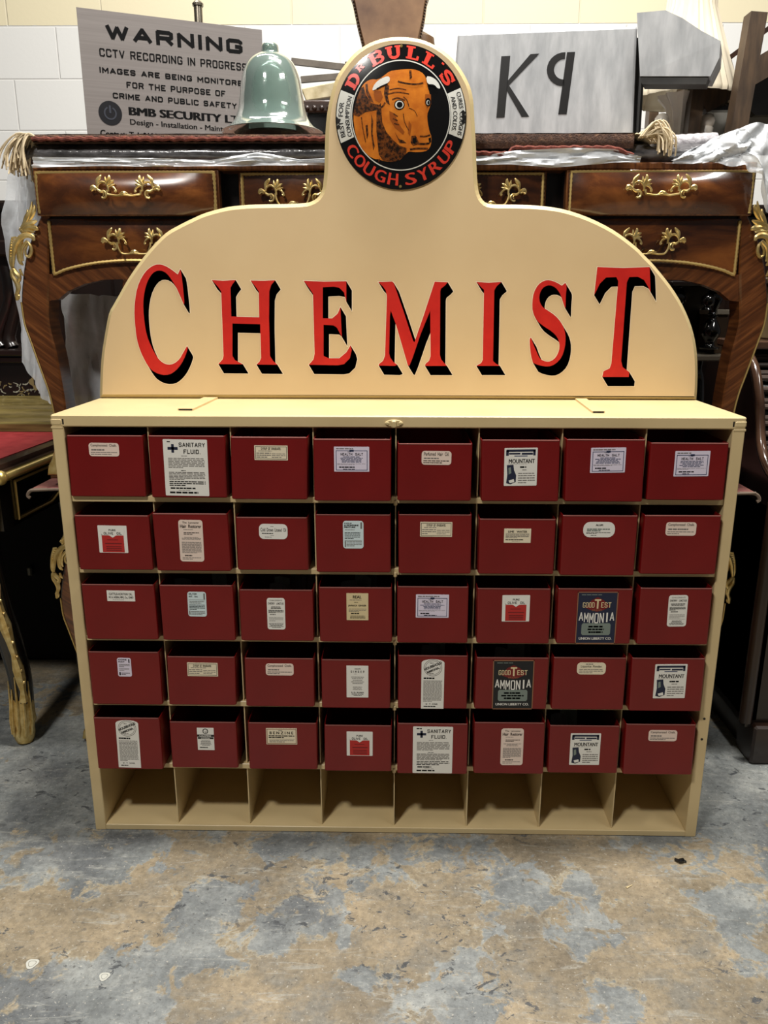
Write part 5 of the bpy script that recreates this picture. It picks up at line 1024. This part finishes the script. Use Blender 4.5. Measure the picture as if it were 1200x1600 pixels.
# table lamp with cream shade and figured porcelain base
shade_m = mottled('cream_pleated_shade', (196, 184, 160), (212, 202, 180), 14, .7, stretch=(1, 1, .2)); porc = mat('white_porcelain', (232, 224, 212), .25, coat=.4)
lc = at(1063, 200, 2.42); lamp = thing('table_lamp', 'white figured porcelain table lamp with a frilled cream shade behind the grey block', 'lamp', (lc.x, lc.y, ZON))
zs0, zs1 = at(1063, 150, 2.42).z, at(1063, -70, 2.42).z; r0 = (at(1145, 130, 2.42).x-at(985, 130, 2.42).x)/2; r1 = r0*.40
m = MB(); m.lathe([(r0*1.0, zs0-ZON-.012), (r0*1.01, zs0-ZON), (r0*.72, zs0-ZON+(zs1-zs0)*.32), (r0*.47, zs0-ZON+(zs1-zs0)*.62), (r1, zs1-ZON), (r1-.003, zs1-ZON), (r0*.47-.004, zs0-ZON+(zs1-zs0)*.62), (r0*.99, zs0-ZON+.001), (r0*.985, zs0-ZON-.011)], (lc.x, lc.y, ZON), 72, 30, .025); m.build('lamp_shade', shade_m, lamp, smooth=True)
m = MB(); hz = zs0-ZON
m.lathe([(.075, 0), (.08, .012), (.06, .03), (.034, .06), (.028, .10), (.03, hz*.62), (.042, hz*.85), (.062, hz*.98), (.064, hz), (.02, hz+.004), (.012, hz+.03), (.008, zs1-zs0+hz-.01)], (lc.x, lc.y, ZON), 40, 10, .12)
m.build('lamp_base', porc, lamp, smooth=True)
for s in (-1, 1):
    m = MB(); x = lc.x+s*.062
    m.ball((x, lc.y-.03, ZON+.115), .021); m.tube(spline([(x, lc.y-.03, ZON+.0), (x-s*.006, lc.y-.032, ZON+.045), (x, lc.y-.03, ZON+.1)], 4), [.026]*3+[.03]*3+[.018]*3, 10); m.tube([(x, lc.y-.035, ZON+.05), (x-s*.03, lc.y-.04, ZON+.07)], [.009, .006], 8)
    m.build('figure', porc, lamp, smooth=True)

# weathered chair-like frame turned on its side at the right
fr_ = thing('wooden_stand', 'weathered oak slant-legged stand with a black board, right of the lamp', 'stand', (at(1130, 210, 2.3).x, 2.3, ZON))
def beam(px0, px1, w0, Y, d, name, mt, par):
    a, b_ = at(*px0, Y), at(*px1, Y); dd = (b_-a); dd.y = 0; nn = Vector((dd.z, 0, -dd.x)).normalized(); m = MB()
    f = [a-nn*w0, a+nn*w0, b_+nn*w0, b_-nn*w0]; m.add(f+[p+Vector((0, d, 0)) for p in f], [(0, 1, 2, 3), (7, 6, 5, 4), (0, 4, 5, 1), (1, 5, 6, 2), (2, 6, 7, 3), (3, 7, 4, 0)]); return m.build(name, mt, par)
beam((1187, 18), (1151, 226), .021, 2.25, .045, 'leg', mid_wood, fr_); beam((1094, 128), (1082, 226), .017, 2.34, .04, 'leg', mid_wood, fr_)
beam((1098, 160), (1250, 70), .03, 2.37, .03, 'rail', mid_wood, fr_); beam((1090, 128), (1240, 15), .006, 2.36, .02, 'edge_strip', dark_wood, fr_)
m = MB(); q = [(p.x, p.z) for p in (at(x, y, 2.45) for x, y in ((1106, 172), (1165, 138), (1240, 95), (1240, 178), (1180, 180), (1172, 172)))]; m.prism(q, 2.45, 2.48); m.build('black_board', black_lacquer, fr_)
m = MB(); q = [(p.x, p.z) for p in (at(x, y, 2.5) for x, y in ((1088, 172), (1172, 172), (1180, 180), (1240, 178), (1240, 240), (1080, 240)))]; q = [(x, max(z, ZON)) for x, z in q]; m.prism(q, 2.5, 2.53)
tag(m.build('panel_board', mottled('grey_board', (120, 118, 112), (150, 148, 140), 5, .7)), 'pale grey board standing behind the slanted oak stand', 'board')
m = MB(); q0, q1 = at(1024, 152, 2.6), at(1024, 210, 2.6); m.box(q0.x-.014, q0.x+.014, 2.6, 2.64, ZON, q0.z); m.box(q0.x-.09, q0.x+.03, 2.6, 2.64, ZON, ZON+.02)
tag(m.build('wooden_post', mid_wood), 'short brown wooden post between the grey box and the lamp base', 'post')

# brown leather back rising behind the badge
lea = mottled('mottled_brown_leather', (84, 58, 40), (136, 104, 74), 7, .42, bump=.15)
ch = thing('leather_chair', 'brown mottled leather tub chair with studded edges rising behind the badge', 'chair', (at(610, 60, 2.42).x, 2.42, ZON))
q = [(p.x, p.z) for p in (at(x, y, 2.42) for x, y in ((520, -90), (550, 0), (558, 40), (567, 75), (578, 130), (650, 130), (657, 60), (664, 30), (668, 0), (700, -90)))]; q = [(x, max(z, ZON+.2)) for x, z in q]
m = MB(); m.prism(q, 2.42, 2.47, .008); bk = m.build('backrest', lea, ch)
m = MB()
for (xa, ya), (xb, yb) in (((552, 2), (568, 76)), ((666, 2), (656, 66))):
    for k in range(15):
        p = at(xa+(xb-xa)*k/14, ya+(yb-ya)*k/14, 2.418); m.tube([(p.x, 2.4195, p.z), (p.x, 2.413, p.z)], [.0032, .0012], 8)
m.build('stud_row', dark_wood, bk)
p0 = at(610, 200, 2.42); m = MB(); m.box(p0.x-.13, p0.x+.13, 2.40, 2.62, ZON+.12, ZON+.22, .02); m.build('seat', lea, ch)
for sx in (-.10, .10):
    for sy in (2.42, 2.58):
        m = MB(); m.box(p0.x+sx-.018, p0.x+sx+.018, sy, sy+.035, ZON, ZON+.121); m.build('leg', dark_wood, ch)
m = MB(); pp = at(660, 70, 2.52); m.lathe([(.03, -.12), (.05, -.02), (.045, .015), (.02, .03), (.001, .034)], (pp.x-.012, 2.52, pp.z), 20); m.build('arm_roll', lea, ch, smooth=True)

# bits between the bell and the board
iron = mottled('grey_iron_bar', (74, 66, 58), (104, 96, 86), 14, .5)
rk = thing('iron_rack', 'dark iron rack of two flat bars behind the glass bell', 'rack', (at(520, 100, 2.6).x, 2.6, ZON))
for xa, ya, xb, yb, w in ((455, 95, 552, 106, .0085), (470, 124, 552, 117, .0085)):
    a, b_ = at(xa, ya, 2.6), at(xb, yb, 2.6); m = MB(); d = b_-a; nn = Vector((-d.z, 0, d.x)).normalized()*w
    f = [a-nn, b_-nn, b_+nn, a+nn]; m.add(f+[p+Vector((0, .012, 0)) for p in f], [(0, 1, 2, 3), (7, 6, 5, 4), (0, 4, 5, 1), (1, 5, 6, 2), (2, 6, 7, 3), (3, 7, 4, 0)])
    m.build('bar', iron, rk)
u_ = at(545, 112, 2.6); m = MB(); m.box(u_.x-.012, u_.x+.012, 2.6125, 2.63, ZON, u_.z+.03); m.build('upright', iron, rk)
m = MB(); q = [(p.x, p.z) for p in (at(x, y, 2.52) for x, y in ((470, 138), (500, 132), (530, 126), (548, 124), (548, 149), (530, 150), (478, 158)))]; m.prism(q, 2.52, 2.58, .003)
slab_ = m.build('stone_slab', mottled('veined_cream_marble', (176, 160, 120), (226, 214, 180), 22, .35, detail=8)); tag(slab_, 'veined cream stone slab lying on a dark carved frame behind the bell', 'slab')
zz = min(z for x, z in q)-.001
cf = thing('carved_frame', 'dark carved wooden frame under the stone slab behind the bell', 'frame', (at(560, 200, 2.5).x, 2.5, ZON))
xa_, xb_ = at(474, 190, 2.5).x, at(540, 190, 2.5).x
m = MB(); m.box(xa_, xb_, 2.5, 2.6, zz-.032, zz, .004)
for k in range(6): m.ball((xa_+.012+k*.021, 2.502, zz-.022), .008)
m.build('moulding', dark_wood, cf, smooth=True)
m = MB(); m.box(xa_+.01, xb_-.01, 2.52, 2.58, ZON, zz-.031); m.build('panel', black_lacquer, cf)
# bright metal post behind the warning sign
pp = at(309.5, 14, 2.62); m = MB(); m.tube([(pp.x, 2.62, ZON), (pp.x, 2.62, at(309, 10, 2.62).z)], .0125, 14); m.tube([(pp.x, 2.62, at(309, 10, 2.62).z), (pp.x, 2.62, at(309, 6, 2.62).z), (pp.x, 2.62, at(309, 2, 2.62).z)], [.016, .0165, .010], 14)
tag(m.build('metal_post', mat('dull_chrome', (150, 142, 128), .3, metal=.9), smooth=True), 'short dull metal post with a cap rising above the warning sign', 'post')
# ------------------------------------------------------------------ black and gilt table at the left
bt = thing('ebonised_table', 'black lacquered table with red leather top and gilt mounts at the left edge', 'table', (-1.25, 2.1, 0))
ZTB = .80
leather_red = mottled('red_leather_top', (150, 40, 48), (172, 58, 62), 30, .42)
cF = atz(3, 745, ZTB-.02); cB = atz(84, 712, ZTB-.02); ed = (cB-cF); ed.z = 0; ed = ed.normalized(); nl = Vector((-ed.y, ed.x, 0))       # right-hand edge, pointing away; nl points left
A = Vector((cF.x, cF.y, 0)); D = .62; Wt = .9
def tp_(a, l, z): p = A+ed*a+nl*l; return (p.x, p.y, z)
m = MB()
def slabq(a0, a1, l0, l1, z0, z1, mb):
    f = [tp_(a0, l0, z0), tp_(a1, l0, z0), tp_(a1, l1, z0), tp_(a0, l1, z0)]; g = [tp_(a0, l0, z1), tp_(a1, l0, z1), tp_(a1, l1, z1), tp_(a0, l1, z1)]
    mb.add(f+g, [(3, 2, 1, 0), (4, 5, 6, 7), (0, 1, 5, 4), (1, 2, 6, 5), (2, 3, 7, 6), (3, 0, 4, 7)])
slabq(0, D, .01, Wt, ZTB-.035, ZTB-.012, m); slabq(.012, D-.012, .022, Wt-.02, ZTB-.012, ZTB+.002, m); m.build('top', mottled('worn_ebony', (26, 20, 16), (62, 44, 32), 11, .3, coat=.4), bt)
m = MB(); slabq(.05, D-.05, .06, Wt-.08, ZTB+.0022, ZTB+.0042, m); m.build('leather_inset', leather_red, bt)
m = MB(); m.tube([tp_(.02+.6*k/20, .005, ZTB-.026) for k in range(21)], .011, 12); m.tube([tp_(0, .02+.8*k/20, ZTB-.026) for k in range(21)], .011, 12); m.ball(tp_(.004, .008, ZTB-.024), .019); m.build('brass_rim', brass, bt, smooth=True)
m = MB(); slabq(.03, D-.03, .03, Wt-.03, ZTB-.17, ZTB-.036, m); m.build('frieze', black_lacquer, bt)
m = MB(); pts = [tp_(.10+.4*u, .026, z) for u, z in ((0, ZTB-.055), (0, ZTB-.155), (.45, ZTB-.155), (.72, ZTB-.12), (.8, ZTB-.055), (0, ZTB-.055))]
m.tube(pts, .004, 6, flat_y=1); m.build('gilt_panel_border', rope_gilt, bt)
foot = atz(32, 1164, 0.0)
def leg_at(tx, ty, fx, fy, vis):
    m = MB(); pth = spline([(tx, ty, ZTB-.06), (tx-.012, ty-.008, .62), (tx-.005, ty, .45), (fx+.004, fy+.006, .2), (fx, fy, .04), (fx, fy-.005, 0.002)], 6)
    n = len(pth); rr = [(.034*(1-t)+.019*t)+.006*math.sin(math.pi*t) for t in [k/(n-1) for k in range(n)]]; rr[-1] = .014
    m.tube(pth, rr, 12); lg_ = m.build('leg', black_lacquer, bt, smooth=True)
    if not vis: return
    m = MB(); k0 = int(n*.30)
    fp = [(p[0]+.016, p[1]-rr[k]*.85, p[2]) for k, p in enumerate(pth)]
    m.tube(fp[:k0+12], [.012*(1+.35*math.sin(k*1.9)) for k in range(k0+12)], 8)
    for k in range(26):
        f = fp[min(n-1, int(k*(k0+10)/26))]; m.ball((f[0]+.010, f[1]-.006, f[2]-.004), .0046)
    for s in (-1, 1): m.tube(spline([(fp[3][0]+s*.004, fp[3][1]-.01, fp[3][2]+.05), (fp[3][0]+s*.02, fp[3][1]-.012, fp[3][2]+.0), (fp[5][0]+s*.006, fp[5][1]-.012, fp[5][2]-.05)], 5), .006, 7)
    m.build('gilt_mount', gilt, lg_, smooth=True)
    m = MB(); m.tube(fp[k0+8:-5], .0035, 6); m.build('edge_line', rope_gilt, lg_, smooth=True)
    def onleg(z):
        k = min(range(n), key=lambda i: abs(pth[i][2]-z)); return Vector((pth[k][0], pth[k][1], z)), rr[k]
    m = MB(); zz_ = (.15, .12, .09, .07, .05, .03, .015, .001); cc = [onleg(z) for z in zz_]
    m.tube([c for c, r in cc], [cc[0][1]*.9, cc[1][1]*1.05, cc[2][1]*1.12, cc[3][1]*1.18, .0275, .029, .027, .02], 14)
    for a in range(5):
        q = -math.pi/2+(a-2)*.55; zl = (.19, .17, .21, .17, .19)[a]
        m.tube([onleg(z)[0]+Vector((math.cos(q), math.sin(q), 0))*(f*1.0) for z, f in ((zl, onleg(zl)[1]), (.12, cc[1][1]*1.08), (.07, cc[3][1]*1.2), (.03, .030))], [.0012, .004, .005, .003], 6)
    m.build('sabot', gilt, lg_, smooth=True)
tF = Vector(tp_(.05, .075, 0)); leg_at(tF.x-.005, tF.y, foot.x+.006, foot.y+.02, True)
for a, l in ((.52, .08), (.05, .82), (.52, .82)): p = Vector(tp_(a, l, 0)); leg_at(p.x, p.y, p.x-.02, p.y, False)

# black japanned cabinet with gilt painting, standing on the red leather further back
jc = thing('japanned_cabinet', 'black japanned cabinet with gilt flowers standing at the back of the red leather table', 'cabinet', (-1.05, 2.62, 0))
zl_ = at(40, 553, 2.64).z
m = MB(); m.box(-1.75, -.93, 2.66, 3.05, .0, zl_-.005); m.build('body', black_lacquer, jc)
m = MB(); m.box(-1.77, -.915, 2.635, 3.06, zl_-.006, zl_+.012, .003); m.box(-1.765, -.92, 2.645, 3.06, zl_-.03, zl_-.012, .003); m.build('moulding', shadow_wood, jc)
gold = mat('worn_gilt_paint', (120, 104, 66), .6); paleg = mat('worn_silver_paint', (150, 148, 132), .5)
m = MB()
for k in range(70):
    px, py = rnd.uniform(-5, 84), rnd.uniform(596, 640); p = at(px, py, 2.655); a0 = rnd.uniform(0, 6.28); L_ = rnd.uniform(.008, .028); m.m = int(rnd.random() > .6)
    pts = [(p.x+L_*t_*math.cos(a0+.9*t_), p.z+L_*t_*math.sin(a0+.9*t_)) for t_ in (0, .33, .66, 1)]
    for (x0, z0), (x1, z1), w in zip(pts, pts[1:], (.0022, .0028, .0016)):
        d = Vector((x1-x0, z1-z0)).normalized(); nn = Vector((-d.y, d.x))*w
        m.quadv((x0-nn.x, 2.6592, z0-nn.y), (x1-nn.x*.6, 2.6592, z1-nn.y*.6), (x1+nn.x*.6, 2.6592, z1+nn.y*.6), (x0+nn.x, 2.6592, z0+nn.y))
m.build('painted_flowers', [gold, paleg], jc)
c = at(54, 597, 2.655); m = MB(); es = [(c.x+.017*math.cos(a)*(1+.25*math.cos(4*a)), c.z+.024*math.sin(a)*(1+.2*math.cos(4*a))) for a in [2*math.pi*k/28 for k in range(28)]]; m.prism(es, 2.657, 2.66); m.m = 1; m.box(c.x-.003, c.x+.003, 2.6562, 2.658, c.z-.010, c.z+.008); m.build('keyhole_plate', [gold, black], jc)
# ribbed olive gold step in front of it
ol = mottled('olive_gilt_veneer', (82, 70, 36), (136, 120, 70), 14, .35, coat=.3, stretch=(.4, 1, 6))
z0 = ZTB+.0055
pa = atz(-20, 668, .84); m = MB()
st_ = [(2.40, z0), (2.40, .828), (2.43, .832), (2.435, .842), (2.47, .846), (2.475, .856), (2.515, .86), (2.52, .870), (2.655, .885), (2.655, z0)]
st_ = [(y_+.0, z_) for y_, z_ in st_]
m.prism_x(st_, -1.6, -.995); tag(m.build('veneered_step', ol), 'olive gold veneered stepped plinth on the table before the japanned cabinet', 'plinth')
m = MB(); m.add([(-.99, 2.38, z0), (-.90, 2.62, z0), (-.885, 2.612, z0), (-.975, 2.37, z0), (-.99, 2.38, .825), (-.90, 2.62, .868), (-.885, 2.612, .868), (-.975, 2.37, .825)], [(0, 1, 2, 3), (4, 7, 6, 5), (0, 4, 5, 1), (1, 5, 6, 2), (2, 6, 7, 3), (3, 7, 4, 0)])
tag(m.build('wood_batten', dark_wood), 'dark wooden batten slanting along the end of the veneered plinth', 'batten')
# dark stool legs on the cabinet and dark wardrobe behind
sl = thing('dark_stool', 'dark wooden stool with shaped legs standing on the japanned cabinet', 'stool', (-1.3, 2.85, zl_+.0125))
for x0_, x1_ in ((4, 6), (22, 18)):
    a = at(x0_, 552, 2.75); b_ = at(x1_, 400, 2.75); m = MB()
    m.tube(spline([(b_.x, 2.75, b_.z), (b_.x+.01, 2.75, (a.z+b_.z)/2+.04), (a.x-.008, 2.75, a.z+.06), (a.x, 2.745, zl_+.0128)], 6), [.028]*7+[.021]*6+[.024]*6, 10); m.build('leg', shadow_wood, sl, smooth=True)
m = MB(); zt_ = at(10, 402, 2.75).z; m.box(-1.62, -1.20, 2.68, 3.0, zt_, zt_+.05, .006); m.build('seat', shadow_wood, sl)
for x_ in (-1.58, -1.24): m = MB(); m.tube([(x_, 2.95, zt_), (x_, 2.95, zl_+.0128)], [.026, .02], 10); m.build('leg', shadow_wood, sl, smooth=True)
wr = thing('dark_cupboard', 'tall dark wooden cupboard against the wall behind the left bureau leg', 'cupboard', (-1.75, 3.6, 0))
zw_ = at(5, 330, 3.45).z
m = MB(); m.box(-2.5, -1.16, 3.45, 3.95, 0, zw_, .004); m.build('body', shadow_wood, wr); m = MB(); m.box(-2.53, -1.13, 3.42, 3.97, zw_, zw_+.04, .01); m.build('cornice', shadow_wood, wr)
for x0_, x1_ in ((-2.45, -1.84), (-1.82, -1.2)): m = MB(); m.box(x0_, x1_, 3.435, 3.452, .12, zw_-.05, .01); m.build('door', shadow_wood, wr)
matt_black = mat('matt_black_wood', (9, 8, 7), .75, spec=.15)  # even matt black for the chest body and lid
# low dark chest under the table
lc_ = thing('dark_chest', 'near black wooden chest on the floor between the table and bureau legs', 'chest', (-1.2, 2.55, 0))
m = MB(); m.box(-1.5, -.90, 2.46, 2.64, 0, .60, .01); m.build('body', matt_black, lc_)
m = MB(); m.box(-1.51, -.89, 2.445, 2.645, .60, .625, .005); m.build('lid', matt_black, lc_)
m = MB(); m.box(-1.02, -.97, 2.44, 2.462, .05, .40, .004); m.build('strap', mottled('olive_brown_strap', (66, 50, 24), (84, 66, 34), 9, .5), lc_)
m = MB(); p = at(46, 893, 2.44); m.box(p.x-.008, p.x+.008, 2.436, 2.46, p.z-.016, p.z+.016, .004); m.build('latch', mat('dull_latch', (80, 78, 70), .4, metal=.6), lc_)
tag(lc_, None)

# ------------------------------------------------------------------ things seen through the right kneehole
ww = thing('turned_whatnot', 'black turned-column shelf stand behind the right bureau leg', 'shelf stand', (.75, 2.66, 0))
gloss = mat('glossy_black_column', (10, 9, 9), .12, coat=1.0)
def column(px, z0, z1, Y, sc):
    x = at(px, 560, Y).x; h = z1-z0; m = MB()
    pr = [(.03, 0), (.036, .03), (.02, .06), (.017, .12), (.03, .22), (.034, .3), (.024, .42), (.014, .5), (.02, .52), (.014, .54), (.02, .56), (.012, .6), (.024, .72), (.030, .82), (.022, .93), (.012, .97), (.016, 1.0)]
    m.lathe([(r*sc, z*h) for r, z in spline(pr, 4)], (x, Y, z0), 24); m.build('column', gloss, ww, smooth=True)
zs_ = [0.0, .60, at(1100, 545, 2.74).z-.02, 1.20]
column(1092, .02, zs_[2]-.02, 2.78, 1.15); column(1106, zs_[2]+.016, 1.245, 2.78, .95); column(1040, .02, zs_[2]-.02, 2.78, 1.0); column(1050, zs_[2]+.016, 1.245, 2.78, .95)
shf = mottled('grey_brown_shelf', (96, 86, 74), (128, 118, 102), 8, .4)
x0_, x1_ = at(1035, 545, 2.75).x, at(1137, 545, 2.75).x
for z in (zs_[2], 1.262, .30): m = MB(); m.box(x0_, x1_, 2.72, 2.96, z-.02, z+.0, .004) if z < 1.2 else m.box(x0_, x1_, 2.72, 2.96, z-.016, z+.0, .004); m.build('shelf', shf if z < 1.2 and z > .5 else shadow_wood, ww)
m = MB(); m.box(x0_, x1_, 2.955, 2.98, 0.0, 1.27); m.build('back_board', shadow_wood, ww)
kb = at(1107, 467, 2.74); m = MB(); m.ball((kb.x, 2.745, kb.z-.006), .024); m.lathe([(.018, -.03), (.012, -.02), (.012, -.012)], (kb.x, 2.745, kb.z-.006+0), 16); m.build('glass_knob', gloss, ww, smooth=True)
bxm = thing('wooden_box', 'small brown wooden box with pale lid on the whatnot shelf', 'box', (at(1125, 530, 2.84).x, 2.84, zs_[2]))
p0, p1 = at(1119, 500, 2.80), at(1142, 500, 2.80); m = MB(); m.box(p0.x, p1.x-.01, 2.80, 2.95, zs_[2]+.0005, at(1130, 492, 2.80).z, .002); m.build('body', mottled('dull_brown_wood', (62, 44, 28), (80, 60, 38), 6, .5), bxm)
m = MB(); zz_ = at(1130, 492, 2.80).z; m.box(p0.x-.005, p1.x-.008, 2.79, 2.95, zz_, zz_+.018, .003); m.build('lid', mottled('pale_lid', (160, 150, 132), (178, 168, 150), 6, .5), bxm)
# added dark block, cuts stray light so the gap behind the bureaux stays black
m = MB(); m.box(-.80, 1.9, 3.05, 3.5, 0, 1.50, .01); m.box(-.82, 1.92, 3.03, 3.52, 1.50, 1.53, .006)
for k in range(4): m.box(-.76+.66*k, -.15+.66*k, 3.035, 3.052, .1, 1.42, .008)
tag(m.build('dark_backing', shadow_wood), 'added long dark sideboard in the gloom behind the stacked bureaux', 'backing')

# ------------------------------------------------------------------ roll top desk at the right edge
rt = thing('roll_top_desk', 'dark mahogany roll top desk with slatted shutter at the right edge', 'desk', (1.3, 2.2, 0))
XR = at(1163, 565, 2.17).x; rail_m = mottled('polished_mahogany', (58, 38, 28), (104, 76, 58), 8, .22, coat=.8)
prof_ = spline([(2.30, 1.075), (2.20, 1.06), (2.13, 1.02), (2.085, .95), (2.06, .88), (2.03, .82), (1.97, .775), (1.885, .755)], 5)
m = MB(); m.prism_x(prof_+[(1.885, .70), (2.33, .70), (2.33, 1.075)], XR, XR+.028); m.prism_x([(1.90, .70), (1.90, .12), (2.45, .12), (2.45, .70)], XR, XR+.028); m.build('side_panel', shadow_wood, rt)
m = MB(); m.tube([(XR+.012, y-.004, z+.006) for y, z in prof_], .012, 10); m.build('curved_rail', rail_m, rt, smooth=True)
m = MB(); n = 15; P_ = prof_; L_ = len(P_)-1
slatm = mottled('shutter_slat', (70, 56, 50), (104, 88, 80), 7, .35, coat=.3, stretch=(1, 1, 8))
m.prism_x([(y+.05, z-.012) for y, z in prof_]+[(2.32, .74), (2.32, 1.05)], XR+.03, 2.0); sh_ = m.build('shutter_back', black_lacquer, rt)
sl_ = MB()
for k in range(19):
    t_ = .05+.9*k/19; i = int(t_*L_); y, z = P_[i]; sl_.tube([(XR+.03, y+.035, z-.008), (2.0, y+.035, z-.008)], .0075, 8)
sl_.build('shutter_slats', slatm, rt, smooth=True)
m = MB(); m.box(XR-.012, 2.1, 2.16, 2.34, 1.075, 1.097, .004); m.build('top', rail_m, rt)
m = MB(); m.box(XR, 2.0, 1.90, 2.45, .10, .70); m.build('pedestal', shadow_wood, rt)
m = MB(); m.tube([(XR-.004, 1.893, .12), (XR-.004, 1.893, .72)], .016, 10); m.build('corner_post', mottled('red_brown_post', (28, 16, 11), (44, 26, 17), 5, .35, coat=.3), rt, smooth=True)
m = MB(); fz = at(1185, 1135, 1.88).z; m.box(.952, 1.06, 1.876, 1.97, 0, fz, .006); m.box(.965, 2.0, 1.895, 2.46, 0, .10, .004); m.build('plinth', mottled('plinth_mahogany', (26, 15, 10), (44, 26, 17), 5, .35, coat=.3), rt)
# tan box standing on it, in front of a pale ledge
gb = thing('tan_box', 'tan wooden box on top of the roll top desk beside the right gilt mount', 'box', (1.2, 2.26, 1.098))
m = MB(); m.box(1.02, 1.6, 2.20, 2.33, 1.0975, at(1192, 445, 2.25).z, .004); m.build('body', mottled('tan_wood', (112, 96, 66), (140, 122, 88), 6, .5), gb)
m = MB(); z_ = at(1192, 445, 2.25).z; m.box(1.01, 1.61, 2.19, 2.335, z_, z_+.02, .004); m.build('lid', mid_wood, gb)

# ------------------------------------------------------------------ litter and old fixings on the floor
p = atz(1063, 1347, 0); m = MB()
m.tube(spline([(p.x-.011, p.y+.004, .004), (p.x-.003, p.y-.003, .006), (p.x+.006, p.y, .005), (p.x+.012, p.y-.003, .003)], 4), [.003]*4+[.0048]*5+[.002]*4, 7); tag(m.build('black_scrap', black, smooth=True), 'small black rubber scrap on the floor right of the cabinet', 'scrap')
p = atz(983, 1386, 0); m = MB(); m.tube([(p.x-.007, p.y-.004, .0012), (p.x, p.y, .0016), (p.x+.008, p.y+.005, .0012)], [.0022, .0012, .0008], 6); tag(m.build('wood_splinter', P['tan']), 'pale wood splinter lying on the bare floor', 'splinter')
for px, py, r, lab in ((50, 1506, .0115, 'larger white plugged bolt hole in the grey floor paint'), (163, 1526, .0095, 'smaller white ringed bolt hole in the floor, nearer the middle')):
    p = atz(px, py, 0); m = MB()
    for q0, q1, k in ((.62, 1.0, 0), (0, .55, 1)):
        n = 22
        for i in range(n):
            a, b_ = 2*math.pi*i/n, 2*math.pi*(i+1)/n; f = lambda a, q: (p.x+r*q*(1+.12*math.sin(3*a))*math.cos(a), p.y+r*q*(1+.12*math.sin(3*a))*math.sin(a), .0008)
            m.quadv(f(a, q0), f(a, q1), f(b_, q1), f(b_, q0))
    tag(m.build('floor_plug', mat('white_filler', (188, 188, 178), .6)), lab, 'floor plug', 'white filled bolt holes in the floor')
for o in list(bpy.data.objects):
    if o.type == 'MESH' and o.parent is None and not o.get('kind') and not o.get('label'): print('UNLABELLED', o.name)
